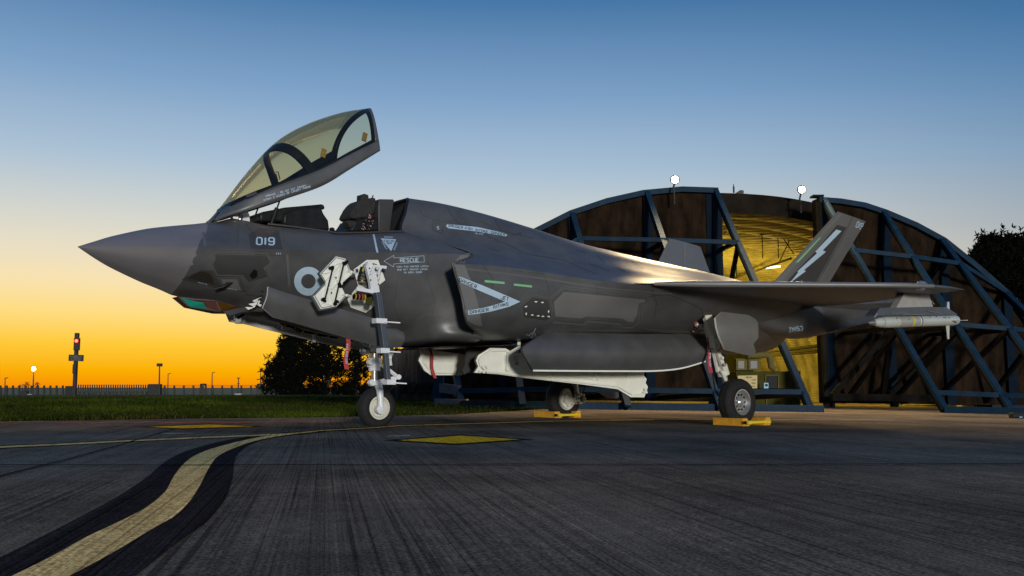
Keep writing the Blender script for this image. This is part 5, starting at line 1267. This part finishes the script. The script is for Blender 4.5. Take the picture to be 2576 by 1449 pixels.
lf2, RK2, loc2, node2 = leaf('blue braced shelter door leaf behind the missile, its arched top falling to the right', tr_, fr, rr_, ny2, -1, 0)
mb = MB()
for pa, pb, o_ in (((2243,827),(2094,994),1.2),((2243,832),(2221,992),.8),((2092,999),(2345,1002),1.4),((2399,838),(2237,992),1.0),((2395,640),(2300,770),.6)):
    mb.beam(loc2(onplane(*pa, o_*1.0)), loc2(onplane(*pb, o_)), .2, .26 if pa[1] > 990 else .18)
mb.build('cross_brace', M['rust'], lf2)
mb = MB(); mb.beam(loc2(onplane(2250,1003,1.3)), loc2(onplane(2250,1024,1.3)), .3, .2, (1,0,0)); mb.build('wheel_bogie', M['rust'], lf2)
mb = MB()
e0 = onplane(2055,497,.05); 
mb.beam(loc2(e0)+u_*.08-V(0,0,.1), loc2(V(e0.x,e0.y,gz(e0.x)))+u_*.08, .2, .2, (1,0,0), 0); mb.beam(loc2(e0)+u_*.3-V(0,0,.1), loc2(V(e0.x,e0.y,gz(e0.x)))+u_*.3, .3, .12, (1,0,0), 1); mb.box(loc2(e0)+V(0,0,.04), (.42,.4,.07))
mb.build('end_post', [M['arch'], M['beamdark']], lf2)
mb = MB(); e1 = onplane(1803,478,-.1); mb.beam(loc1(V(e1.x-.35,e1.y,e1.z-.2)), loc1(V(e1.x-.35,e1.y,gz(e1.x)+.1)), .4, .2, (1,0,0)); mb.build('end_post', M['beamdark'], lf)

# arched shelter shell behind the leaves
AC = V(8.4, 36.2, 0); vdir = V(-.095,.995,0)
sh = thing('aircraft_shelter', 'arched aircraft shelter with yellow-lit corrugated lining between its two open door leaves', 'hangar', (AC.x, AC.y, 0))
def arch_pt(th, R, Hh, dep): 
    c_, s_ = cos(th), sin(th); e = .86
    return u_*(-R*abs(c_)**e*(1 if c_ > 0 else -1)) + V(0,0,Hh*abs(s_)**e - .25) + vdir*dep
mb = MB(); rows = []
nd = 44*6
for i in range(nd+1):
    dep = i*.09; k = .42*abs(sin(pi*dep/1.44))**.8; rows.append([arch_pt(pi*(j/56), 10.5-k, 8.2-k, dep) for j in range(57)])
grid(mb, rows)
mcorr = M['corr']; tt = mcorr.node_tree; bsdf = tt.nodes['Principled BSDF']; wv = tt.nodes.new('ShaderNodeTexWave'); tg = tt.nodes.new('ShaderNodeTexCoord'); wv.wave_type = 'BANDS'; wv.bands_direction = 'Z'; wv.inputs['Scale'].default_value = 3.4; wv.inputs['Distortion'].default_value = 0
tt.links.new(tg.outputs['Object'], wv.inputs[0]); bq = tt.nodes.new('ShaderNodeBump'); bq.inputs['Strength'].default_value = .7; bq.inputs['Distance'].default_value = .03; tt.links.new(wv.outputs[1], bq.inputs['Height']); tt.links.new(bq.outputs[0], bsdf.inputs['Normal'])
mb.build('corrugated_lining', mcorr, sh, smooth=30)
mb = MB(); end = [arch_pt(pi*(j/56), 10.6, 8.1, 23.8) for j in range(57)]; mb.add(end, [tuple(range(57))]); mb.build('end_wall', M['cabin'], sh)
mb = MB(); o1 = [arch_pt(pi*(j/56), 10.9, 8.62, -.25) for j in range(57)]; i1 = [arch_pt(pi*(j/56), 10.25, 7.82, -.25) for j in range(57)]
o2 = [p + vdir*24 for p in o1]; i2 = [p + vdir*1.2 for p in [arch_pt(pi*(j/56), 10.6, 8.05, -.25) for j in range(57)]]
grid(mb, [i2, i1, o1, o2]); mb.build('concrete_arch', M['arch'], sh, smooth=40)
sh['note'] = 0; del sh['note']
def inside(px, py, Y): return WY(px, py, Y) - sh.location
# pipes, trunking, ceiling lamp
mb = MB()
mb.tube([inside(1830,707,52), inside(1990,650,37.5)], .05, 8)
for a_, b_, r_ in (((1936,883),(2080,868),.09),((1936,890),(2080,879),.06),((1936,895),(2080,884),.05)):
    mb.tube([inside(*a_,46), inside(*b_,38.5)], r_, 8)
mb.tube([inside(1880,894,37), inside(1930,892,37), inside(1938,900,37), inside(1940,922,37), inside(1950,928,37)], .14, 12)
mb.build('pipework', M['cabin2'], sh, smooth=50)
mb = MB(); q = inside(1945,672,42); mb.box(q, (.62,.2,.07), 0, Matrix.Rotation(-.1,3,'Y')); mb.build('ceiling_lamp', M['tube'], sh)
mb = MB()
for a_, b_ in (((1860,545),(1935,592)),((1812,570),(1890,568)),((1930,540),(1998,640)),((1852,640),(1853,700)),((1957,575),(1958,650)),((1917,590),(1919,650)),((1815,590),(1880,555)),((1988,600),(1960,660))):
    mb.tube([inside(*a_,40), inside(*b_,40)], .022, 6)
mb.box(inside(1925,585,40), (.5,.3,.25)); mb.box(inside(1992,588,40), (.35,.3,.35)); mb.box(inside(1846,560,40), (.3,.3,.15)); mb.build('ceiling_bracket', M['cabin'], sh)
# cabin inside
cab = thing('equipment_cabin', 'olive equipment cabin with cooling units on top inside the lit shelter', 'cabin', WY(1935,1027,37.2))
def cb(px, py, Y=37.2): return WY(px, py, Y)-cab.location
mb = MB(); mb.prism([cb(1852,934), cb(2014,934), cb(2014,1027), cb(1852,1027)], (0,2.2,0)); mb.build('cabin_body', M['cabin'], cab, bevel=.02)
mb = MB(); mb.prism([cb(1930,946,37.16), cb(1955,946,37.16), cb(1955,980,37.16), cb(1930,980,37.16)], (0,.03,0)); mb.build('cabin_window', M['black'], cab)
mb = MB()
for a_, b_ in (((1926,944),(1958,944)),((1926,944),(1926,982)),((1958,944),(1958,982)),((1928,996),(2010,996)),((1928,996),(1928,1018)),((2010,996),(2010,1020)),((1932,1023),(2006,1023))): mb.beam(cb(*a_,37.15), cb(*b_,37.15), .03, .035)
mb.build('cabin_trim', M['cabin2'], cab)
for x0, x1 in ((1852,1880),(1883,1913)):
    mb = MB(); mb.prism([cb(x0,902), cb(x1,902), cb(x1,931), cb(x0,931)], (0,.6,0)); o = mb.build('cooling_unit', M['cabin2'], cab, bevel=.01)
    mb = MB(); mb.prism([cb(x0+5,908,37.17), cb(x1-8,908,37.17), cb(x1-8,927,37.17), cb(x0+5,927,37.17)], (0,.02,0)); mb.build('grille', M['dpanel'], o)
sg_ = thing('notice_board', 'cream notice board lettered HAS 64 behind the near main wheel', 'sign', WY(1882,978,36.6))
sl = lambda px, py, Y=36.6: WY(px, py, Y)-sg_.location
mb = MB(); mb.prism([sl(1856,945), sl(1905,944), sl(1905,978), sl(1856,978)], (0,.04,0)); mb.build('board', M['signy'], sg_)
mb = MB()
for tx, cx, cy, w_, h_ in (('HAS 64',1884,949,13,4.4),('HT-51FT',1897,955.5,10,3.4),('APRON',1896,964,9,3.4),('H2S-CN',1895,972,11,3)):
    vs, fs_ = text_mesh(tx); mb.add([sl(cx+u*w_, cy-v*h_, 36.57) for u, v in vs], fs_)
mb.build('board_lettering', M['black'], sg_)
gg = thing('blue_gauge', 'small blue and white gauge box mounted in front of the cabin window', 'gauge', WY(1928,980,36.4))
mb = MB(); q = lambda px, py: WY(px, py, 36.4)-gg.location
mb.prism([q(1922,963), q(1933,963), q(1933,980), q(1922,980)], (0,.1,0), 0); mb.build('case', M['blue'], gg, bevel=.02)
mb = MB(); mb.box(q(1928,969)+V(0,-.02,0), (.09,.03,.1)); mb.build('dial', M['black'], gg)
# left flank wall of the shelter
fw = thing('flank_wall', 'dark ribbed concrete flank wall left of the shelter with black brackets', 'wall', (-5.5, 38, 0))
fq = [(897,1022),(906,1000),(925,965),(948,935),(975,905),(1005,880),(1040,862),(1075,852),(1140,845),(1140,1030)]
P = [WY(*p, 38)-fw.location for p in fq]; mb = MB(); mb.prism(P, (0,1.2,0))
mcon = mat('ribbed_concrete', (.045,.04,.034), .9, spec=.1, noise=.45, nscale=2, bump=.5, bscale=6, stretch=(6,6,.5)); mb.build('wall_body', mcon, fw, bevel=.05)
for x in (1012,1037,1062,1075):
    mb = MB(); mb.box(WY(x,975,37.9)-fw.location, (.22,.2,.42)); mb.box(WY(x+6,970,37.8)-fw.location, (.2,.2,.12)); mb.build('wall_bracket', M['black'], fw, bevel=.02)
# floodlights and roof fittings
def flood(px, py, Y, label):
    p = WY(px, py, Y); rt = thing('floodlight', label, 'floodlight', p, 0, 'lit floodlights on the shelter roof')
    mb = MB(); mb.lathe([(-.03,.12),(0,.125),(.02,.12),(.04,.07),(.045,0)], V(0,0,0), (.0,-1,-.25), 20); mb.build('lens', M['lampglow'], rt)
    mb = MB(); mb.lathe([(-.22,.0),(-.22,.10),(-.05,.17),(.01,.17),(.01,.13),(-.05,.12)], V(0,0,0), (.0,-1,-.25), 20); mb.tube([V(0,.1,-.1), V(-.06,.12,-.35), V(-.02,.12,-.5), V(-.02,.12,-.9)], .035, 8); mb.build('housing', M['pole'], rt)
    l = bpy.data.lights.new('flood_light', 'SPOT'); l.energy = 5200; l.color = (1,.72,.36); l.spot_size = radians(170); l.spot_blend = 1; l.shadow_soft_size = 1.0
    o = bpy.data.objects.new('flood_beam', l); col.objects.link(o); o.parent = rt; o.location = (.1,-1.3,.1); o.rotation_euler = V(-.15,-1,-.45).to_track_quat('-Z','Y').to_euler()
flood(1698,452,33.2, 'lit floodlight on the roof edge, the left one of two')
flood(2017,477,35.2, 'lit floodlight on a bent arm above the shelter opening')
rf = thing('roof_vent', 'small dark vent box on top of the shelter arch', 'roof vent', WY(1862,484,36)); mb = MB(); mb.prism([WY(x,y,36)-rf.location for x,y in ((1850,486),(1862,478),(1871,479),(1871,488))], (0,.5,0)); mb.build('vent_box', M['pole'], rf)
rf = thing('roof_rod', 'short dark rod standing on the shelter arch beside the vent', 'rod', WY(1846,485,36)); mb = MB(); mb.tube([V(0,0,0), V(0,0,.26)], .035, 8); mb.tube([V(0,0,.26), V(0,0,.36)], .015, 6); mb.build('rod', M['pole'], rf)
for (x_, dep, e) in ((10,9.5,900),(16,6,650),(10,19,1000)):
    p = AC + u_*(x_-8.4) + vdir*dep; l = bpy.data.lights.new('shelter_lamp_light', 'POINT'); l.energy = e; l.color = (1,.74,.12); l.shadow_soft_size = .25
    o = bpy.data.objects.new('shelter_lamp_light', l); col.objects.link(o); o.location = (p.x, p.y, 4.2)
bc = thing('red_beacon', 'small red and white beacon fixed to a door brace under the missile', 'beacon', RK2[0][0].lerp(RK2[0][1], .62)+V(.05,-.2,.1))
mb = MB(); mb.lathe([(0,0),(0,.05),(.07,.05),(.09,0)], V(0,0,0), (0,-.3,1), 12); mb.build('lens_cap', M['red'], bc); mb = MB(); mb.lathe([(-.07,.055),(0,.055)], V(0,0,0), (0,-.3,1), 12); mb.build('base', M['pale'], bc)
bx = thing('ground_box', 'small black cable box lying on the apron at the right edge', 'box', WG(2560,1052)); mb = MB(); mb.box(V(0,0,.07), (.36,.2,.13)); mb.build('case', M['black'], bx, bevel=.02); mb = MB(); mb.box(V(.02,-.11,.03), (.08,.02,.03)); mb.build('socket', M['blue'], bx)

# ================================================================ LEFT BACKGROUND
def LB(px, py, Y): return WY(px, py, Y)
# signal post
sp = thing('signal_post', 'tall dark post with a lit red signal and a small warning board', 'traffic light', LB(187,1006,50)); q = lambda px, py, Y=50: LB(px, py, Y)-sp.location
mb = MB(); mb.beam(q(186.5,1008), q(194,842), .17, .17, (0,1,0)); mb.build('post', M['pole'], sp)
mb = MB(); mb.box(q(193.5,866,49.85), (.28,.2,.66)); mb.box(q(193.8,846,49.9), (.2,.2,.36)); mb.build('signal_head', M['pole'], sp, bevel=.02)
mb = MB(); mb.lathe([(0,0.09),(.05,.07),(.07,0)], q(192,857.5,49.7), (0,-1,0), 16); mb.build('red_lamp', M['redglow'], sp)
mb = MB(); mb.prism([q(173,892,49.8), q(210,893,49.8), q(209,909,49.8), q(172,908,49.8)], (0,.05,0)); o = mb.build('warning_board', M['pole'], sp)
mb = MB()
for i, tx in enumerate(['WARNING','POWER OPERATED DOORS','STAND CLEAR','WHEN FLASHING STROBE','AND LIGHTS FLASH']):
    vs, fs_ = text_mesh(tx); wv_ = [9,28,14,27,20][i]; mb.add([q(191+u*wv_, 895.2+i*2.7-v*1.7, 49.77) for u, v in vs], fs_)
mb.build('board_lettering', M['leaf2'] if False else M['pale'], o)
mb = MB(); mb.box(q(188,928,49.8), (.18,.14,.5)); mb.build('control_box', M['pole'], sp)
# fence
YF = 130.
def post_line(name, label, cat, x0, x1, n, ytop, ybot, Y, wd, extra=None):
    rt = thing(name, label, cat, LB((x0+x1)/2, ybot, Y)); q = lambda px, py: LB(px, py, Y)-rt.location
    for i in range(n):
        x = x0+(x1-x0)*i/(n-1); mb = MB(); mb.beam(q(x, ybot), q(x, ytop), wd, wd, (0,1,0)); mb.build('fence_post', M['fence'], rt)
    return rt, q
def mesh_mat():
    m_ = bpy.data.materials.new('fence_mesh'); m_.use_nodes = True; t_ = m_.node_tree; t_.nodes.clear()
    tr = t_.nodes.new('ShaderNodeBsdfTransparent'); df = t_.nodes.new('ShaderNodeBsdfDiffuse'); df.inputs[0].default_value = (.02,.03,.015,1); mi = t_.nodes.new('ShaderNodeMixShader'); mi.inputs[0].default_value = .18; o = t_.nodes.new('ShaderNodeOutputMaterial')
    t_.links.new(tr.outputs[0], mi.inputs[1]); t_.links.new(df.outputs[0], mi.inputs[2]); t_.links.new(mi.outputs[0], o.inputs[0]); return m_
MM = mesh_mat()
f1, q = post_line('security_fence', 'green mesh security fence between the gate and the pine trees', 'fence', 570-180, 800, 18, 969.5, 1006, YF, .22)
mb = MB(); mb.add([q(388,973), q(812,973), q(812,1006), q(388,1006)], [(0,1,2,3)]); mb.build('mesh_panel', MM, f1)
mb = MB(); 
for y in (976, 971, 1000): mb.tube([q(388,y), q(812,y)], .02, 4)
pts = [q(390+i*.8, 969.2+1.2*sin(i*1.2)) for i in range(520)]; mb.tube(pts, .012, 3); mb.build('razor_wire', M['fence'], f1)
f2, q = post_line('security_fence', 'green mesh security fence left of the sliding gate', 'fence', -30, 158, 13, 969.5, 1006, YF, .22)
mb = MB(); mb.add([q(-34,973), q(160,973), q(160,1006), q(-34,1006)], [(0,1,2,3)]); mb.build('mesh_panel', MM, f2)
mb = MB(); mb.tube([q(-34,976), q(160,976)], .03, 4); mb.build('fence_rail', M['fence'], f2)
gt = thing('sliding_gate', 'long dark palisade gate with a tall pillar at each end', 'gate', LB(270,1006,YF-2)); q = lambda px, py, Y=YF-2: LB(px, py, Y)-gt.location
for i in range(33):
    x = 186+i*(372-186)*1.0/32 + 0; mb = MB(); mb.beam(q(x,1006), q(x, 967.5), .15, .1, (0,1,0)); mb.build('pale', M['fence'], gt)
for i in range(18):
    x = 190+i*10.4; mb = MB(); mb.prism([q(x-3,1006), q(x+3,1006), q(x+.9,984), q(x-.9,984)], (0,.3,0)); mb.build('brace', M['fence'], gt)
mb = MB(); mb.beam(q(183,985.5), q(374,985.5), .3, .16); mb.beam(q(183,976), q(374,976), .1, .08); mb.beam(q(183,1003.5), q(374,1003.5), .2, .2); mb.build('gate_rail', M['fence'], gt)
mb = MB(); mb.prism([q(164,971), q(182,971), q(182,1007), q(163,1007)], (0,.8,0)); mb.build('gate_pillar', M['clay'], gt)
mb = MB(); mb.prism([q(373,966), q(400,966), q(399,1007), q(371,1007)], (0,1.2,0)); mb.build('gate_pillar', M['clay'], gt)
# lamp posts
def lamp_post(px, ytop, Y, label, kind='arm', lit=False, ybase=1006):
    rt = thing('lamp_post', label, 'lamp post', LB(px, ybase, Y), 0, 'lamp posts along the fence'); q = lambda a_, b_: LB(a_, b_, Y)-rt.location
    mb = MB(); mb.tube([q(px-1.5,ybase), q(px,ytop)], [.11,.06], 8); mb.build('post', M['pole'], rt)
    mb = MB()
    if kind == 'arm': mb.box(q(px+3, ytop), (.42,.3,.09), 0, Matrix.Rotation(-.2,3,'Y'))
    elif kind == 'flood': mb.box(q(px, ytop), (.5,.4,.34))
    elif kind == 'twin': mb.beam(q(px-4,ytop), q(px+4,ytop), .12,.12); mb.beam(q(px-3,ytop+14), q(px+3,ytop+14), .08,.08)
    elif kind == 'lit': mb.lathe([(-.2,0),(-.2,.15),(0,.22),(.2,.15),(.2,0)], q(px,ytop-2), (0,0,1), 16)
    mb.build('lamp_head', M['lampglow'] if lit else M['pole'], rt)
    if lit:
        l = bpy.data.lights.new('post_light', 'POINT'); l.energy = 300; l.color = (1,.8,.5); l.shadow_soft_size = .3; o = bpy.data.objects.new('post_light', l); col.objects.link(o); o.parent = rt; o.location = q(px, ytop-2)+V(0,-.5,0)
lamp_post(84.5,930,110,'lit lamp post shining at the far left above the fence','lit',True)
lamp_post(401.5,918,100,'tall floodlight mast beside the right gate pillar','flood')
lamp_post(423,940,150,'slim lamp post right of the floodlight mast','arm')
lamp_post(534,937,140,'slim lamp post standing between the two steel frames','arm')
lamp_post(656,934,135,'slim lamp post at the edge of the pine trees','arm')
lamp_post(600,951,120,'short twin-bar post standing on a pale plinth','twin')
lamp_post(13,951,140,'small lamp post at the far left edge','arm')
lamp_post(93,965,150,'tiny twin-bar post just right of the lit lamp','twin')
pb = thing('utility_box', 'pale plinth box under the short twin-bar post', 'utility box', LB(600,1008,118)); mb = MB(); mb.box(V(0,0,.45), (.85,.7,.95)); mb.build('box', M['pale'], pb, bevel=.04)
pb = thing('utility_box', 'dark rounded cabinet by the fence at far left', 'utility box', LB(62,1005,118)); mb = MB(); mb.box(V(0,0,.55), (.7,.7,1.1)); mb.build('cabinet', M['clay'], pb, bevel=.06)
pb = thing('utility_box', 'low grey box right of the dark rounded cabinet', 'utility box', LB(75,1005,117)); mb = MB(); mb.box(V(0,0,.35), (.55,.5,.7)); mb.build('box', M['pale'], pb, bevel=.04)
for x, lb in ((510,'dark steel goal-shaped frame right of the gate'),(653,'dark steel goal-shaped frame beside the pine trees')):
    rt = thing('steel_frame', lb, 'frame', LB(x,1008,115), 0, 'goal-shaped steel frames by the fence'); q = lambda a_, b_: LB(a_, b_, 115)-rt.location
    mb = MB(); mb.beam(q(x-4,966), q(x-8,1009), .22,.2,(0,1,0)); mb.beam(q(x+7,966), q(x+9,1009), .22,.2,(0,1,0)); mb.beam(q(x-5,967), q(x+8,967), .2,.22); mb.build('frame', M['pole'], rt)
for x, y, lb in ((131,1002,'dark red GATE sign left of the sliding gate'),(511,1004.5,'dark red GATE sign at the right end of the sliding gate')):
    if x == 511: x = 511
    rt = thing('gate_sign', lb, 'sign', LB(x, y+5, 80), 0, 'GATE signs in the grass'); q = lambda a_, b_, Y=80: LB(a_, b_, Y)-rt.location
    mb = MB(); mb.prism([q(x-13,y-5.5), q(x+13,y-5.5), q(x+13,y+4), q(x-13,y+4)], (0,.1,0)); mb.build('board', M['signred'], rt)
    vs, fs_ = text_mesh('GATE'); mb = MB(); mb.add([q(x+u*21, y-1-v*6, 79.95) for u, v in vs], fs_); mb.build('lettering', M['pale'], rt)
rt = thing('hoop_marker', 'small pale metal hoop standing in the grass', 'hoop', LB(526,1013,30)); mb = MB(); mb.tube([V(.12*cos(pi*k/12), 0, .10*sin(pi*k/12)-.02) for k in range(13)], .012, 6); mb.build('hoop', M['pale'], rt)
# orange cable across the apron
cp = [(-30,1063),(0,1062.5),(60,1061),(110,1059.8),(160,1063),(200,1062.2),(240,1063.5),(300,1061),(340,1062.8),(380,1060.5),(430,1062.5),(520,1061.5),(600,1062),(690,1059.5),(760,1061),(850,1061),(880,1055),(905,1044),(935,1024),(975,990),(1050,925)]
P = [WG(x, y, .012) for x, y in cp[:-4]]; P += [WY(905,1040,20), WY(935,1018,24), WY(975,985,29), WY(1050,925,36)]
mb = MB(); mb.tube(crom(P, 6), .0045, 5); o = mb.build('ground_cable', M['orange']); tag(o, 'thin orange cable lying along the apron edge up to the flank wall', 'cable')

# ================================================================ TREES
def tree(label, base, crowns, trunk_h, seed, n, group, leafm='leaf', sz=.16):
    rs = random.Random(seed); rt = thing('pine_tree', label, 'tree', base, 0, group)
    mb = MB(); tops = [V(*c[0]) for c in crowns]; hh = max(t_.z for t_ in tops)
    mb.tube([V(0,0,-1.2), V(.05,0,hh*.4), V(.0,.05,hh*.8)], [.16,.12,.04], 8)
    for c in crowns: mb.tube([V(0,0,c[0][2]*.45), V(*c[0])*.6+V(0,0,c[0][2]*.3), V(*c[0])], [.07,.045,.015], 6)
    mb.build('trunk', M['bark'], rt)
    mb = MB()
    for c in crowns:
        ctr = V(*c[0]); R = V(*c[1]); m_ = max(3, int(n*c[2]/7))
        for _ in range(m_):
            while 1:
                p = V(rs.uniform(-1,1), rs.uniform(-1,1), rs.uniform(-1,1))
                if p.length < 1: break
            p = p*(.45+.75*rs.random()); g0 = ctr + V(p.x*R.x, p.y*R.y, p.z*R.z)
            tall = rs.uniform(.6,1.7)
            for _ in range(8):
                g_ = g0 + V(rs.gauss(0,.85), rs.gauss(0,.85), rs.gauss(0,.85*tall))*sz
                for k in range(7):
                    dd = V(rs.gauss(0,1), rs.gauss(0,1), rs.gauss(.7,1)).normalized(); l = sz*rs.uniform(.5,1.2); s_ = dd.cross(V(rs.random(),rs.random(),rs.random())).normalized()*sz*.15
                    o_ = g_ + dd*l*.1; mb.add([o_-s_, o_+s_, o_+dd*l+s_*.5, o_+dd*l-s_*.5], [(0,1,2,3)])
    mb.build('crown', M[leafm], rt)
def crowns_for(Y, lst, basepx):
    b_ = LB(basepx, 1008, Y); out = []
    for px, py, rx, rz, d_ in lst:
        p = LB(px, py, Y)-b_; k = Y/F; out.append(((p.x, 0, p.z), (rx*k, min(rx,50)*k, rz*k), d_))
    return b_, out
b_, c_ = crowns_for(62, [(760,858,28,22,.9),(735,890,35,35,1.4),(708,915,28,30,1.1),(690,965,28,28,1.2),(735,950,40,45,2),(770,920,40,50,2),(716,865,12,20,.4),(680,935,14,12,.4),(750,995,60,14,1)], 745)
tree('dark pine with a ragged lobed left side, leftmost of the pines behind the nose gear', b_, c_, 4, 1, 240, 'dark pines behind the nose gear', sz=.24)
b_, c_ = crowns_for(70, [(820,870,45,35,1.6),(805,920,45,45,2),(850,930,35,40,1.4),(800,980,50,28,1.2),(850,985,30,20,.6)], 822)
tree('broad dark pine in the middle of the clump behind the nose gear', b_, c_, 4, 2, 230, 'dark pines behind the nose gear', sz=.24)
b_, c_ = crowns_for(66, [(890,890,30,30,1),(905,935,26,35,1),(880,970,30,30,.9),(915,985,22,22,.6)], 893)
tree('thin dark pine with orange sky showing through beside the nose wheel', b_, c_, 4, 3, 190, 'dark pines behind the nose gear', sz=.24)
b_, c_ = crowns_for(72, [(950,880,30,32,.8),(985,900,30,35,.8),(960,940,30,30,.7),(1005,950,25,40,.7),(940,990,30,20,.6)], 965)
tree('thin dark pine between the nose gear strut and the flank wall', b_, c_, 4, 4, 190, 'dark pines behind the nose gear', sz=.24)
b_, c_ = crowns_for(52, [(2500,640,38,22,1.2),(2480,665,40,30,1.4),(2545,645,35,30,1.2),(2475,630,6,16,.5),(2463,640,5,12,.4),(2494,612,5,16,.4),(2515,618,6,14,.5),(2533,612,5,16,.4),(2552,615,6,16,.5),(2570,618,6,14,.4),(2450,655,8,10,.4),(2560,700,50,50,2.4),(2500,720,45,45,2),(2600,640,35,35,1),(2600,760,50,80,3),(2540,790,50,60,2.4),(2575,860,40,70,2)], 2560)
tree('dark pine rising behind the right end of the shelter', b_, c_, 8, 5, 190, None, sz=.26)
b_ = LB(68,976,420); 
for i, (x, lb) in enumerate(((57,'small bare round tree on the horizon, left of the lit lamp'),(71,'tallest bare tree on the horizon at far left'),(92,'small dense tree on the horizon just right of the lit lamp'))):
    k = 420/F; h = (12,19,12)[i]; b_ = LB(x, 979, 420)
    tree(lb, b_, [((0,0,h*.6*k),(7*k,5*k,h*.42*k),1)], 3, 20+i, 26, 'small trees on the horizon', 'leaf2', sz=.55)
